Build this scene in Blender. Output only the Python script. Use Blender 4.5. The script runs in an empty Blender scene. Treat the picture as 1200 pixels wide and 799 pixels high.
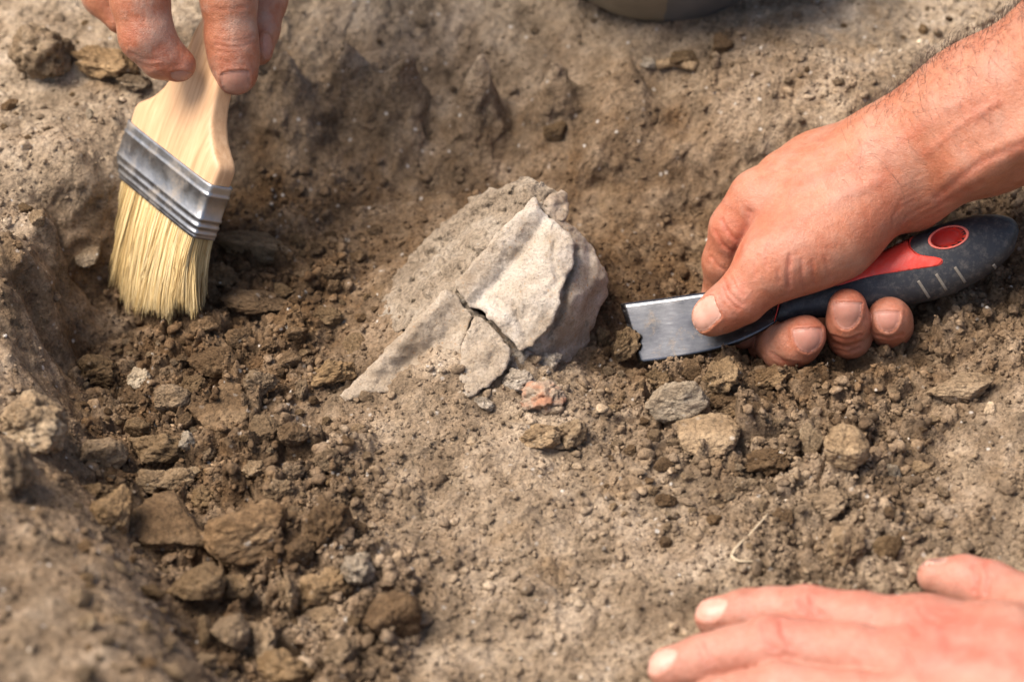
import bpy, bmesh, math, random
import numpy as np
from mathutils import Vector, Matrix
from mathutils.bvhtree import BVHTree
from mathutils.geometry import delaunay_2d_cdt

random.seed(7)
rng = np.random.default_rng(7)
SC = bpy.context.scene
COL = SC.collection

# ------------------------------------------------------------------ camera, light, exposure
D = 85.0                                    # cm from the lens to the plane in focus
PITCH = math.radians(40)
FV = np.array([0, math.cos(PITCH), -math.sin(PITCH)])    # view direction
RV = np.array([1.0, 0, 0])
UV = np.array([0, math.sin(PITCH), math.cos(PITCH)])
CAM = -D * FV
cam = bpy.data.cameras.new('camera')
cam.lens = 85; cam.sensor_width = 36; cam.clip_start = 0.02; cam.clip_end = 2000
cam.dof.use_dof = True; cam.dof.focus_distance = 0.822; cam.dof.aperture_fstop = 8.0
camo = bpy.data.objects.new('camera', cam); COL.objects.link(camo)
camo.location = CAM * 0.01
camo.rotation_euler = (math.pi / 2 - PITCH, 0, 0)
SC.camera = camo

SUN_EL, SUN_AZ = math.radians(60), math.radians(266)     # azimuth clockwise from +y
w = bpy.data.worlds.new('World'); SC.world = w; w.use_nodes = True
nt = w.node_tree; nt.nodes.clear()
sky = nt.nodes.new('ShaderNodeTexSky'); sky.sky_type = 'NISHITA'; sky.sun_disc = False
sky.sun_elevation = SUN_EL; sky.sun_rotation = SUN_AZ
sky.air_density = 1.0; sky.dust_density = 4.0; sky.ozone_density = 0.6
bg = nt.nodes.new('ShaderNodeBackground'); bg.inputs[1].default_value = 0.085
wo = nt.nodes.new('ShaderNodeOutputWorld')
nt.links.new(sky.outputs[0], bg.inputs[0]); nt.links.new(bg.outputs[0], wo.inputs[0])
sun = bpy.data.lights.new('sun', 'SUN'); sun.energy = 2.6; sun.angle = math.radians(36)
sun.color = (1.0, 0.93, 0.84)
suno = bpy.data.objects.new('sun', sun); COL.objects.link(suno)
sd = Vector((math.sin(SUN_AZ) * math.cos(SUN_EL), math.cos(SUN_AZ) * math.cos(SUN_EL), math.sin(SUN_EL)))
suno.rotation_euler = sd.to_track_quat('Z', 'Y').to_euler()
suno.location = sd * 3
vs = SC.view_settings
vs.view_transform = 'Standard'; vs.look = 'None'; vs.gamma = 1; vs.exposure = 1.32
vs.use_white_balance = True; vs.white_balance_temperature = 6600; vs.white_balance_tint = 12
vs.use_curve_mapping = False
SC.cycles.use_denoising = True
SC.cycles.max_bounces = 6

# ------------------------------------------------------------------ pixel helpers (cm)
KPX = 36.0 / 85.0 / 1200.0
def Q(u, v, wpx):
    """photo pixel + depth beyond the focal plane (in 0.3 mm units) -> cm"""
    d = np.asarray(wpx, float) * 0.03
    s = (D + d) * KPX
    u = np.asarray(u, float); v = np.asarray(v, float)
    return CAM + (D + d)[..., None] * FV + ((u - 600) * s)[..., None] * RV - ((v - 399.5) * s)[..., None] * UV
def Gz(u, v, z):
    """photo pixel + height -> cm"""
    r = FV + (u - 600) * KPX * RV - (v - 399.5) * KPX * UV
    t = (z - CAM[2]) / r[2]
    return CAM + t * r
def depth_px(p):
    return ((np.asarray(p) - CAM) @ FV - D) / 0.03
def proj(p):
    q = np.asarray(p) - CAM
    dep = q @ FV
    return np.stack([600 + (q @ RV) / dep / KPX, 399.5 - (q @ UV) / dep / KPX, (dep - D) / 0.03], -1)

# ------------------------------------------------------------------ numpy noise
def _h(*c, seed=0):
    x = np.full(np.broadcast(*c).shape, seed * 374761393 + 12345, np.uint32)
    for i, k in enumerate(c):
        x = x ^ (k.astype(np.int64).astype(np.uint32) * np.uint32([668265263, 2246822519, 3266489917][i]))
        x = (x ^ (x >> np.uint32(15))) * np.uint32(2246822519)
        x = (x ^ (x >> np.uint32(13))) * np.uint32(3266489917)
    return (x ^ (x >> np.uint32(16))).astype(np.float64) / 4294967295.0
def vnoise(*c, seed=0):
    i = [np.floor(k) for k in c]
    f = [k - a for k, a in zip(c, i)]
    f = [k * k * k * (k * (k * 6 - 15) + 10) for k in f]
    n = len(c); out = 0
    for m in range(2 ** n):
        b = [(m >> j) & 1 for j in range(n)]
        wgt = 1
        for j in range(n): wgt = wgt * (f[j] if b[j] else 1 - f[j])
        out = out + wgt * _h(*[i[j] + b[j] for j in range(n)], seed=seed)
    return out * 2 - 1
def fbm(*c, octv=4, seed=0, gain=0.5):
    out = 0; a = 1; s = 1
    for o in range(octv):
        out = out + a * vnoise(*[k * s for k in c], seed=seed + o * 17); a *= gain; s *= 2.03
    return out
def cell(x, y, seed=0):
    ix, iy = np.floor(x), np.floor(y)
    f1 = np.full(x.shape, 9.0); f2 = np.full(x.shape, 9.0); idv = np.zeros(x.shape)
    for a in (-1, 0, 1):
        for b in (-1, 0, 1):
            cx, cy = ix + a, iy + b
            px = cx + _h(cx, cy, seed=seed); py = cy + _h(cx, cy, seed=seed + 5)
            dd = np.hypot(px - x, py - y)
            cl = dd < f1
            f2 = np.where(cl, f1, np.minimum(f2, dd))
            idv = np.where(cl, _h(cx, cy, seed=seed + 9), idv)
            f1 = np.where(cl, dd, f1)
    return f1, f2, idv
def facet(x, y, seed=0, tilt=.7):
    """broken clods: every cell is a tilted flat piece; returns height 0..1 and the gap between pieces"""
    ix, iy = np.floor(x), np.floor(y)
    f1 = np.full(x.shape, 9.0); f2 = np.full(x.shape, 9.0); hgt = np.zeros(x.shape)
    for a in (-1, 0, 1):
        for b in (-1, 0, 1):
            cx, cy = ix + a, iy + b
            dx = x - cx - _h(cx, cy, seed=seed); dy = y - cy - _h(cx, cy, seed=seed + 5)
            dd = np.hypot(dx, dy); cl = dd < f1
            f2 = np.where(cl, f1, np.minimum(f2, dd))
            hh = _h(cx, cy, seed=seed + 9) + tilt * (dx * (2 * _h(cx, cy, seed=seed + 11) - 1) + dy * (2 * _h(cx, cy, seed=seed + 13) - 1)) * 2
            hgt = np.where(cl, hh, hgt); f1 = np.where(cl, dd, f1)
    return hgt, sstep(0, .16, f2 - f1)
def sstep(a, b, x):
    t = np.clip((x - a) / (b - a), 0, 1); return t * t * (3 - 2 * t)

# ------------------------------------------------------------------ object helpers
def mesh_obj(name, verts_cm, faces, mat, parent=None, smooth=True, loc_cm=(0, 0, 0), link=True):
    me = bpy.data.meshes.new(name)
    v = (np.asarray(verts_cm, float) - np.asarray(loc_cm)) * 0.01
    if isinstance(faces, np.ndarray):
        n = faces.shape[1]
        me.vertices.add(len(v)); me.vertices.foreach_set('co', v.astype(np.float32).ravel())
        me.loops.add(faces.size); me.loops.foreach_set('vertex_index', faces.astype(np.int32).ravel())
        me.polygons.add(len(faces)); me.polygons.foreach_set('loop_start', np.arange(0, faces.size, n, dtype=np.int32))
        me.update(calc_edges=True)
    else:
        me.from_pydata([tuple(x) for x in v], [], faces)
    if smooth: me.polygons.foreach_set('use_smooth', np.ones(len(me.polygons), bool))
    me.update()
    if mat: me.materials.append(mat)
    o = bpy.data.objects.new(name, me)
    o.location = np.asarray(loc_cm, float) * 0.01
    if link: COL.objects.link(o)
    if parent:
        o.parent = parent
        o.location = np.asarray(loc_cm, float) * 0.01 - np.array(parent.location)
    return o
def fattr(o, name, vals):
    a = o.data.attributes.new(name, 'FLOAT', 'POINT'); a.data.foreach_set('value', np.asarray(vals, np.float32))
def tag(o, label, cat=None, group=None, kind=None):
    if label: o['label'] = label
    if cat: o['category'] = cat
    if group: o['group'] = group
    if kind: o['kind'] = kind
    return o
def empty(name, loc_cm):
    o = bpy.data.objects.new(name, None); o.empty_display_size = 0.01
    o.location = np.asarray(loc_cm, float) * 0.01; COL.objects.link(o); return o
def loft(rings, cap=True):
    """rings: (n, m, 3) -> verts, faces"""
    rings = np.asarray(rings); n, m, _ = rings.shape
    v = rings.reshape(-1, 3); f = []
    for i in range(n - 1):
        for j in range(m):
            k = (j + 1) % m
            f.append((i * m + j, i * m + k, (i + 1) * m + k, (i + 1) * m + j))
    if cap:
        f.append(tuple(range(m - 1, -1, -1))); f.append(tuple((n - 1) * m + j for j in range(m)))
    return v, f
def tube(pts, rad, sides=6):
    pts = np.asarray(pts, float); rad = np.broadcast_to(rad, (len(pts),)); rings = []
    tn = np.gradient(pts, axis=0)
    for p, t, r in zip(pts, tn, rad):
        t = t / (np.linalg.norm(t) + 1e-9)
        a = np.cross(t, [0.31, 0.87, 0.38]); a /= np.linalg.norm(a); b = np.cross(t, a)
        th = np.linspace(0, 2 * np.pi, sides, endpoint=False)
        rings.append(p + r * (np.cos(th)[:, None] * a + np.sin(th)[:, None] * b))
    return loft(rings)
def spline(ctrl, n):
    ctrl = np.asarray(ctrl, float); t = np.linspace(0, len(ctrl) - 1, n); out = []
    P = np.vstack([2 * ctrl[0] - ctrl[1], ctrl, 2 * ctrl[-1] - ctrl[-2]])
    for x in t:
        i = min(int(x), len(ctrl) - 2); f = x - i
        a, b, c, d = P[i:i + 4]
        out.append(0.5 * (2 * b + (c - a) * f + (2 * a - 5 * b + 4 * c - d) * f * f + (3 * b - 3 * c + d - a) * f ** 3))
    return np.array(out)

# ------------------------------------------------------------------ materials
class NT:
    def __init__(s, name):
        s.m = bpy.data.materials.new(name); s.m.use_nodes = True; s.t = s.m.node_tree; s.t.nodes.clear()
        s.out = s.n('ShaderNodeOutputMaterial'); s.b = s.n('ShaderNodeBsdfPrincipled')
        s.l(s.b.outputs[0], s.out.inputs[0])
        s.tc = s.n('ShaderNodeTexCoord')
    def n(s, k, **kw):
        o = s.t.nodes.new(k)
        for a, v in kw.items(): setattr(o, a, v)
        return o
    def l(s, a, b): s.t.links.new(a, b)
    def noise(s, scale, detail=4, rough=0.55, co=None, dist=0.0):
        o = s.n('ShaderNodeTexNoise'); o.inputs['Scale'].default_value = scale; o.inputs['Detail'].default_value = detail
        o.inputs['Roughness'].default_value = rough; o.inputs['Distortion'].default_value = dist
        s.l(co or s.tc.outputs['Object'], o.inputs['Vector']); return o.outputs['Fac']
    def vor(s, scale, feature='F1', co=None, rand=1.0):
        o = s.n('ShaderNodeTexVoronoi', feature=feature); o.inputs['Scale'].default_value = scale
        o.inputs['Randomness'].default_value = rand
        s.l(co or s.tc.outputs['Object'], o.inputs['Vector']); return o
    def ramp(s, fac, stops, interp='LINEAR'):
        o = s.n('ShaderNodeValToRGB'); o.color_ramp.interpolation = interp
        e = o.color_ramp.elements
        while len(e) < len(stops): e.new(0.5)
        for x, (p, c) in zip(e, stops):
            x.position = p; x.color = (*c, 1) if not np.isscalar(c) else (c, c, c, 1)
        s.l(fac, o.inputs[0]); return o.outputs[0]
    def mix(s, fac, a, b, blend='MIX'):
        o = s.n('ShaderNodeMix', data_type='RGBA', blend_type=blend)
        for i, x in ((0, fac), (6, a), (7, b)):
            if isinstance(x, (int, float)): o.inputs[i].default_value = x
            elif isinstance(x, tuple): o.inputs[i].default_value = (*x, 1)
            else: s.l(x, o.inputs[i])
        return o.outputs[2]
    def math(s, op, a, b=0.0, clamp=False):
        o = s.n('ShaderNodeMath', operation=op, use_clamp=clamp)
        for i, x in enumerate((a, b)):
            if isinstance(x, (int, float)): o.inputs[i].default_value = x
            else: s.l(x, o.inputs[i])
        return o.outputs[0]
    def attr(s, name):
        o = s.n('ShaderNodeAttribute'); o.attribute_name = name; return o.outputs['Fac']
    def bump(s, h, dist, strength=1.0, prev=None):
        o = s.n('ShaderNodeBump'); o.inputs['Distance'].default_value = dist; o.inputs['Strength'].default_value = strength
        s.l(h, o.inputs['Height'])
        if prev is not None: s.l(prev, o.inputs['Normal'])
        return o.outputs[0]
    def set(s, **kw):
        for k, v in kw.items():
            i = s.b.inputs[k.replace('_', ' ')]
            if hasattr(v, 'is_linked') or hasattr(v, 'links'): s.l(v, i)
            elif isinstance(v, tuple): i.default_value = (*v, 1) if len(v) == 3 and i.type == 'RGBA' else v
            else: i.default_value = v
        return s.m

def soil_colour(t, k, dark, mid, light, fleck, world=False):
    """layered soil colour; k scales the pattern (1 = metres)"""
    c = t.ramp(t.noise(55 * k, 6, 0.62), [(0.28, dark), (0.5, mid), (0.74, light)])
    grain = t.ramp(t.noise(620 * k, 3, 0.7), [(0.27, 0.46), (0.48, 1.0), (0.78, 1.5)])
    c = t.mix(1.0, c, grain, 'MULTIPLY')
    och = t.ramp(t.noise(33 * k, 3, 0.6), [(0.60, 0.0), (0.70, 1.0)])
    c = t.mix(t.math('MULTIPLY', och, 0.35), c, (0.27, 0.165, 0.075))
    v = t.vor(360 * k)
    pick = t.ramp(v.outputs['Color'], [(0.76, 0.0), (0.84, 0.85)])
    blob = t.ramp(t.math('ADD', v.outputs['Distance'], t.math('MULTIPLY', t.noise(900 * k, 3, .7), .35)), [(0.34, 1.0), (0.50, 0.0)])
    patch = t.ramp(t.noise(26 * k, 4, 0.6), [(0.34, 0.0), (0.56, 1.0)])
    c = t.mix(t.math('MULTIPLY', t.math('MULTIPLY', pick, blob), t.math('MULTIPLY', patch, fleck)), c, (0.70, 0.65, 0.57))
    return c
def soil_mat(name, dark, mid, light, fleck=0.7, k=1.0, ground=False, tint=False):
    t = NT(name)
    if ground or tint:
        cm = soil_colour(t, k, (0.052, 0.029, 0.013), (0.142, 0.083, 0.040), (0.27, 0.175, 0.096), 1.0)
        cd = soil_colour(t, k, (0.175, 0.127, 0.080), (0.37, 0.285, 0.193), (0.56, 0.46, 0.345), 0.8)
        f = t.math('ADD', t.attr('dry'), t.math('MULTIPLY', t.math('SUBTRACT', t.noise(70, 5, 0.65), 0.5), 1.1), clamp=True)
        c = t.mix(f, cm, cd)
        if tint: c = t.mix(1.0, c, t.ramp(t.attr('tint'), [(0, (0.6, 0.57, 0.54)), (0.5, (1, 1, 1)), (0.95, (1.4, 1.4, 1.38)), (1.0, (1.9, 1.95, 1.95))]), 'MULTIPLY')
    else:
        c = soil_colour(t, k, dark, mid, light, fleck)
        if True:
            oi = t.n('ShaderNodeObjectInfo')
            c = t.mix(1.0, c, t.ramp(oi.outputs['Random'], [(0, (0.72, 0.68, 0.62)), (0.5, (1, 1, 1)), (1, (1.25, 1.2, 1.1))]), 'MULTIPLY')
    b = t.bump(t.noise(900 * k, 5, 0.7), 0.0015, 1.0)
    b = t.bump(t.noise(210 * k, 4, 0.65), 0.0026, 0.9, b)
    return t.set(Base_Color=c, Roughness=0.93, Specular_IOR_Level=0.18, Normal=b)

M = {}
M['ground'] = soil_mat('soil_ground', None, None, None, ground=True)
M['brown'] = soil_mat('soil_brown', (0.075, 0.044, 0.021), (0.175, 0.112, 0.060), (0.31, 0.218, 0.13), 0.8)
M['ochre'] = soil_mat('soil_ochre', (0.12, 0.074, 0.036), (0.22, 0.148, 0.08), (0.33, 0.235, 0.14), 0.45)
M['tan'] = soil_mat('soil_tan', (0.16, 0.107, 0.060), (0.28, 0.200, 0.122), (0.41, 0.31, 0.205), 0.6)
M['grey'] = soil_mat('soil_grey', (0.145, 0.096, 0.054), (0.27, 0.198, 0.124), (0.46, 0.375, 0.27), 1.0)
M['white'] = soil_mat('stone_white', (0.27, 0.20, 0.132), (0.45, 0.375, 0.28), (0.62, 0.55, 0.45), 0.8)
M['crumb'] = soil_mat('soil_crumb', (0.10, 0.065, 0.038), (0.185, 0.128, 0.08), (0.27, 0.20, 0.135), 0.4, tint=True)
def red_soil():
    t = NT('soil_red_stained')
    c = soil_colour(t, 1.0, (0.20, 0.15, 0.10), (0.33, 0.25, 0.18), (0.5, 0.42, 0.34), 0.9)
    c = t.mix(t.ramp(t.noise(120, 4, 0.6), [(0.45, 0.0), (0.62, 0.85)]), c, (0.34, 0.155, 0.085))
    return t.set(Base_Color=c, Roughness=0.93, Specular_IOR_Level=0.15, Normal=t.bump(t.noise(600, 5, 0.7), 0.001, 0.9))
M['red_soil'] = red_soil()

def skin_mat(name, base, redden, dirty=0.0):
    t = NT(name)
    mott = t.noise(60, 6, 0.66)
    c = t.ramp(mott, [(0.3, (base[0] * .88, base[1] * .74, base[2] * .70)), (0.52, base), (0.74, (base[0] * 1.10, base[1] * 1.2, base[2] * 1.26))])
    c = t.mix(t.math('MULTIPLY', t.attr('red'), 0.75, clamp=True), c, redden)
    fine = t.ramp(t.noise(1500, 3, 0.6), [(0.3, 0.9), (0.6, 1.03)])
    c = t.mix(1.0, c, fine, 'MULTIPLY')
    c = t.mix(1.0, c, t.ramp(t.noise(330, 5, .7), [(0.3, (0.84, 0.80, 0.78)), (0.6, (1.04, 1.04, 1.04))]), 'MULTIPLY')
    if dirty:
        dm = t.math('MULTIPLY', t.ramp(t.noise(75, 6, 0.68), [(0.44, 0.0), (0.68, 1.0)]), dirty)
        c = t.mix(dm, c, (0.40, 0.30, 0.235))
    v = t.vor(1150, 'DISTANCE_TO_EDGE')
    b = t.bump(t.ramp(v.outputs['Distance'], [(0.0, 0.0), (0.12, 1.0)]), 0.00018, 0.4)
    # fine wrinkles running across the digits and the back of the hand
    b = t.bump(t.noise(300, 8, 0.72), 0.0009, 0.45, b)
    b = t.bump(t.noise(150, 3, 0.5), 0.0012, 0.30, b)
    return t.set(Base_Color=c, Roughness=t.ramp(t.noise(300, 3), [(0.3, 0.36), (0.7, 0.52)]), Specular_IOR_Level=0.42, Normal=b,
                 Subsurface_Weight=0.15, Subsurface_Radius=(1.0, 0.36, 0.2), Subsurface_Scale=0.0035)
M['skin'] = skin_mat('skin_tanned', (0.395, 0.154, 0.084), (0.41, 0.095, 0.054), 0.28)
M['skin_pale'] = skin_mat('skin_reddish', (0.405, 0.182, 0.122), (0.43, 0.112, 0.074), 0.26)
M['skin_dark'] = skin_mat('skin_dusty', (0.34, 0.132, 0.068), (0.36, 0.095, 0.058), 0.6)
def nail_mat(name, c0, c1):
    t = NT(name)
    c = t.ramp(t.noise(160, 3), [(0.35, c0), (0.7, c1)])
    return t.set(Base_Color=t.mix(t.ramp(t.noise(420, 5, .7), [(0.5, 0.0), (0.75, .45)]), c, (0.25, 0.15, 0.10)), Roughness=0.46, Specular_IOR_Level=0.4, Subsurface_Weight=0.15, Subsurface_Radius=(1, .4, .25), Subsurface_Scale=0.002,
                 Normal=t.bump(t.noise(700, 3), 0.0001, 0.3))
M['nail'] = nail_mat('nail_pink', (0.38, 0.165, 0.115), (0.44, 0.215, 0.16))
M['nail_pale'] = nail_mat('nail_pale', (0.46, 0.24, 0.175), (0.52, 0.30, 0.23))
M['nail_dusty'] = nail_mat('nail_dusty', (0.34, 0.165, 0.115), (0.44, 0.25, 0.185))
def plain(name, c, rough=0.6, metal=0.0, var=0.15, sc=60, bumpd=0.0004, spec=0.5):
    t = NT(name)
    col = t.ramp(t.noise(sc, 5, 0.6), [(0.3, tuple(x * (1 - var) for x in c)), (0.7, tuple(min(1, x * (1 + var)) for x in c))])
    return t.set(Base_Color=col, Roughness=rough, Metallic=metal, Specular_IOR_Level=spec, Normal=t.bump(t.noise(sc * 12, 4), bumpd, 0.5))
M['hair'] = plain('arm_hair', (0.05, 0.028, 0.018), 0.45)
M['straw'] = plain('straw', (0.40, 0.32, 0.21), 0.8)

def bone_mat(name, a, b, c3, orange):
    t = NT(name)
    c = t.ramp(t.noise(70, 6, 0.65), [(0.30, a), (0.5, b), (0.70, c3)])
    g = t.ramp(t.noise(1100, 4, 0.8), [(0.34, 0.58), (0.48, 1.0), (0.72, 1.18)])
    c = t.mix(1.0, c, g, 'MULTIPLY')
    d = t.ramp(t.noise(48, 5, 0.6), [(0.50, 0.0), (0.68, 0.8)])
    c = t.mix(d, c, (0.33, 0.245, 0.16))
    o = t.ramp(t.noise(42, 4, 0.55, co=t.tc.outputs['Generated']), [(0.62, 0.0), (0.7, 1.0)])
    c = t.mix(t.math('MULTIPLY', o, orange), c, (0.50, 0.27, 0.11))
    b1 = t.bump(t.noise(1300, 5, 0.78), 0.0013, 1.0)
    b1 = t.bump(t.noise(220, 5, 0.6), 0.001, 0.7, b1)
    return t.set(Base_Color=c, Roughness=0.85, Specular_IOR_Level=0.25, Normal=b1)
M['bone'] = bone_mat('artifact_pale', (0.36, 0.275, 0.185), (0.555, 0.465, 0.36), (0.70, 0.625, 0.525), 0.55)
M['bone2'] = bone_mat('artifact_stained', (0.30, 0.205, 0.13), (0.50, 0.40, 0.295), (0.66, 0.575, 0.475), 0.9)
M['bone3'] = bone_mat('artifact_dusty', (0.31, 0.235, 0.155), (0.46, 0.37, 0.27), (0.60, 0.51, 0.40), 0.6)
M['crust'] = soil_mat('artifact_crust', (0.25, 0.195, 0.14), (0.41, 0.34, 0.26), (0.58, 0.52, 0.44), 0.9)

# ------------------------------------------------------------------ GROUND (u, v, z cm, loose, dry)
CP = np.array([
 # plateau behind the pit
 (-80,-60,4.3,.3,.95),(0,0,4.2,.3,1),(120,-10,4.3,.2,1),(200,0,4.3,.2,1),(330,0,4.3,.2,1),(450,0,4.3,.2,.95),(600,0,4.3,.3,.95),(775,-40,4.3,.2,.8),(775,40,4.3,.4,.7),
 (900,0,4.4,.2,.95),(1000,40,4.4,.2,1),(1100,20,4.5,.3,1),(1200,-20,4.6,.3,1),(1290,40,4.6,.3,.8),
 # rim of the back wall
 (215,100,4.1,.2,.9),(270,75,4.2,.2,.9),(330,66,4.3,.3,.8),(400,60,4.3,.3,.8),(480,66,4.25,.4,.7),(560,72,4.2,.4,.7),(650,78,4.1,.5,.6),(750,84,4.0,.5,.5),(830,100,4.1,.5,.5),(890,120,4.2,.4,.6),(980,140,4.2,.4,.7),(1060,150,4.1,.3,.7),
 # lip of the cut
 (330,97,2.95,.15,.35),(400,92,2.95,.15,.35),(480,97,2.95,.15,.35),(560,103,2.9,.15,.35),(650,108,2.9,.15,.35),(750,112,2.9,.15,.3),
 # back wall middle and foot
 (300,160,1.5,.2,.15),(400,150,1.4,.2,.2),(500,150,1.4,.2,.3),(600,150,1.6,.2,.3),(680,140,2.6,.3,.3),
 (265,250,-.2,.5,.0),(330,240,.1,.5,.05),(420,225,.3,.5,.1),(520,215,.4,.4,.2),(600,205,.6,.4,.2),
 # ledge block
 (700,178,2.25,.1,.3),(800,185,2.35,.1,.3),(690,160,2.5,.2,.1),(800,160,2.7,.2,.1),(700,240,.5,.4,.2),(800,248,.5,.4,.2),(830,190,2.2,.5,.3),(870,180,2.7,.6,.4),(850,245,.8,.6,.2),(950,190,2.8,.5,.4),
 (900,300,.3,.6,.2),(1000,270,1.0,.6,.2),(1080,230,2.2,.5,.4),(1200,160,3.4,.4,.6),(1200,240,2.2,.7,.3),(1290,240,2.6,.6,.4),
 # plateau on the left
 (-80,150,3.8,.2,1),(0,120,3.8,.2,1),(60,130,3.7,.2,1),(125,165,3.6,.2,.8),(95,205,3.5,.3,.8),(20,210,3.6,.3,.9),(58,262,3.4,.4,.6),(0,280,3.4,.5,.7),(46,310,3.3,.4,.5),(26,360,3.2,.4,.5),(22,430,3.0,.4,.5),(-60,350,3.4,.4,.7),
 # left wall foot
 (150,332,-.7,.7,0),(118,325,-.3,.6,0),(90,345,-.4,.6,0),(82,400,-.5,.7,0),(66,440,-.3,.7,.1),
 # left front lumps and mound
 (0,450,3.1,.4,.6),(40,470,2.8,.5,.5),(62,525,2.4,.4,.4),(90,590,2.8,.08,.4),(130,660,3.5,.08,.5),(170,730,3.9,.08,.5),(205,799,4.2,.08,.5),(20,600,4.0,.08,.6),(0,700,4.7,.08,.6),(90,740,4.7,.08,.6),(-80,600,4.6,.08,.6),(-80,800,5,.08,.6),(100,860,5,.08,.6),(230,880,4.4,.08,.5),
 (105,505,-.2,.8,.1),(150,600,-.4,.9,.1),(200,680,-.4,.9,.15),(245,750,-.3,.9,.2),(290,830,-.1,.8,.3),
 # clod heap
 (200,400,-.5,.9,0),(200,480,-.3,1,.1),(280,340,-.5,.8,0),(330,300,-.3,.7,0),(380,330,-.1,.8,0),(300,450,-.3,1,.1),(280,560,-.2,1,.2),(330,650,-.1,1,.25),(390,560,.1,.9,.3),(380,450,0,.8,.1),(430,690,.1,.9,.4),(420,790,.1,.7,.5),(360,380,-.2,.8,0),
 # soil banked against the artifact and mound in front
 (430,380,.3,.15,.2),(455,320,.4,.2,.15),(480,345,.95,.1,.3),(465,365,.75,.1,.3),(470,280,.5,.3,.1),(500,300,.9,.15,.2),(540,260,.8,.2,.2),(575,235,.8,.2,.2),(440,430,.5,.2,.4),(400,475,.35,.3,.6),
 (470,446,.85,.3,.75),(500,428,1.15,.3,.7),(522,418,1.35,.3,.7),(535,445,1.1,.3,.7),(560,468,.85,.3,.75),(530,480,.75,.3,.8),(590,440,1.0,.4,.7),(640,445,.8,.4,.7),(670,480,.65,.4,.7),(600,520,.7,.3,.8),(480,530,.4,.25,.8),(560,580,.45,.2,.85),(660,560,.5,.3,.8),(600,650,.3,.2,.9),(500,650,.2,.35,.75),(700,650,.35,.2,.9),(600,740,.3,.2,.9),(520,790,.25,.3,.8),(700,790,.4,.2,.9),(600,880,.4,.2,.8),
 # pocket to the right of the artifact and crumbly right side
 (690,420,-.2,.5,.1),(720,360,0,.5,.0),(700,300,.2,.5,.05),(780,300,.3,.5,.1),(760,330,.2,.5,.05),(755,428,-1.0,.4,.2),(790,426,-1.0,.4,.2),(830,418,-.9,.4,.1),(880,408,-.6,.5,.1),(725,450,-.2,.5,.3),(770,470,-.1,.8,.3),(840,440,.0,.9,.2),(850,520,.2,.9,.5),(930,460,.2,.9,.1),(1000,440,.4,.8,.1),(1050,420,.7,.8,.1),(950,540,.3,1,.5),(1050,520,.5,.8,.4),(1100,470,.8,.5,.4),(1150,400,1.2,.7,.2),(1200,400,1.5,.6,.3),(1180,330,1.5,.7,.2),(1280,350,2,.6,.3),
 (1200,500,1.2,.2,.8),(1150,540,1.0,.3,.7),(1100,600,.7,.5,.6),(1000,620,.4,.8,.6),(900,620,.4,.6,.7),(800,580,.4,.4,.7),(800,680,.4,.3,.85),(950,690,.5,.6,.7),(1100,680,.7,.5,.7),(1200,650,1.0,.3,.8),(850,790,.5,.3,.9),(1000,790,.6,.3,.9),(1200,790,1.0,.3,.9),(1300,650,1.3,.3,.8),(1300,850,1.2,.3,.9),
])
CP[:, 3] *= np.where((CP[:, 1] < 80) & (CP[:, 0] < 900), .5, 1)
CP[:, 4] *= np.where(CP[:, 1] > 420, .78, 1)
CXYZ = np.array([Gz(a, b, c) for a, b, c, _, _ in CP])
def rbf_fit(xy, val, c=0.6, smooth=1e-3):
    dd = np.sqrt(((xy[:, None] - xy[None]) ** 2).sum(-1) + c * c)
    A = dd - smooth * np.eye(len(xy)) * 10
    n = len(xy); P = np.c_[np.ones(n), xy]
    S = np.block([[A, P], [P.T, np.zeros((3, 3))]])
    return np.linalg.solve(S, np.r_[val, 0, 0, 0])
def rbf_eval(cf, xy, c, x, y):
    out = cf[-3] + cf[-2] * x + cf[-1] * y
    for (a, b), k in zip(xy, cf): out = out + k * np.sqrt((x - a) ** 2 + (y - b) ** 2 + c * c)
    return out
CFZ = rbf_fit(CXYZ[:, :2], CXYZ[:, 2], 0.35)
def idw(x, y, val):
    num = 0; den = 0
    for (a, b), k in zip(CXYZ[:, :2], val):
        wgt = 1 / ((x - a) ** 2 + (y - b) ** 2 + 0.3) ** 1.7
        num = num + wgt * k; den = den + wgt
    return num / den
XA, XB, YA, YB = -20.5, 20.5, -24.0, 21.0
def outw(x, y):
    dx = np.maximum(np.maximum(XA + 1 - x, x - XB + 1), 0); dy = np.maximum(np.maximum(YA + 1 - y, y - YB + 1), 0)
    return sstep(0, 7, np.hypot(dx, dy))
def base_z(x, y):
    xc, yc = np.clip(x, XA - 7, XB + 7), np.clip(y, YA - 7, YB + 7)
    o = outw(x, y)
    return rbf_eval(CFZ, CXYZ[:, :2], 0.35, xc, yc) * (1 - o) + 4.4 * o

STEP = 0.068
def axis(a, b):
    fine = np.arange(a, b, STEP); out = []; s = STEP; p = fine[-1]
    while p < 60000: s *= 1.22; p += s; out.append(p)
    lo = []; s = STEP; p = fine[0]
    while p > -60000: s *= 1.22; p -= s; lo.append(p)
    return np.r_[lo[::-1], fine, out]
gx, gy = axis(XA, XB), axis(YA, YB)
X, Y = np.meshgrid(gx, gy)
OUTW = outw(X, Y)
Z0 = base_z(X, Y)
Xc, Yc = np.clip(X, -40, 40), np.clip(Y, -45, 40)
LOOSE = np.clip(idw(Xc, Yc, CP[:, 3]), 0, 1) * (1 - OUTW) + .3 * OUTW
DRY = np.clip(idw(Xc, Yc, CP[:, 4]), 0, 1) * (1 - OUTW) + .9 * OUTW
sy, sx = np.gradient(Z0, gy, gx); SLOPE = np.clip(np.hypot(sx, sy), 0, 3)
STEEP = sstep(0.5, 1.6, SLOPE)
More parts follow.
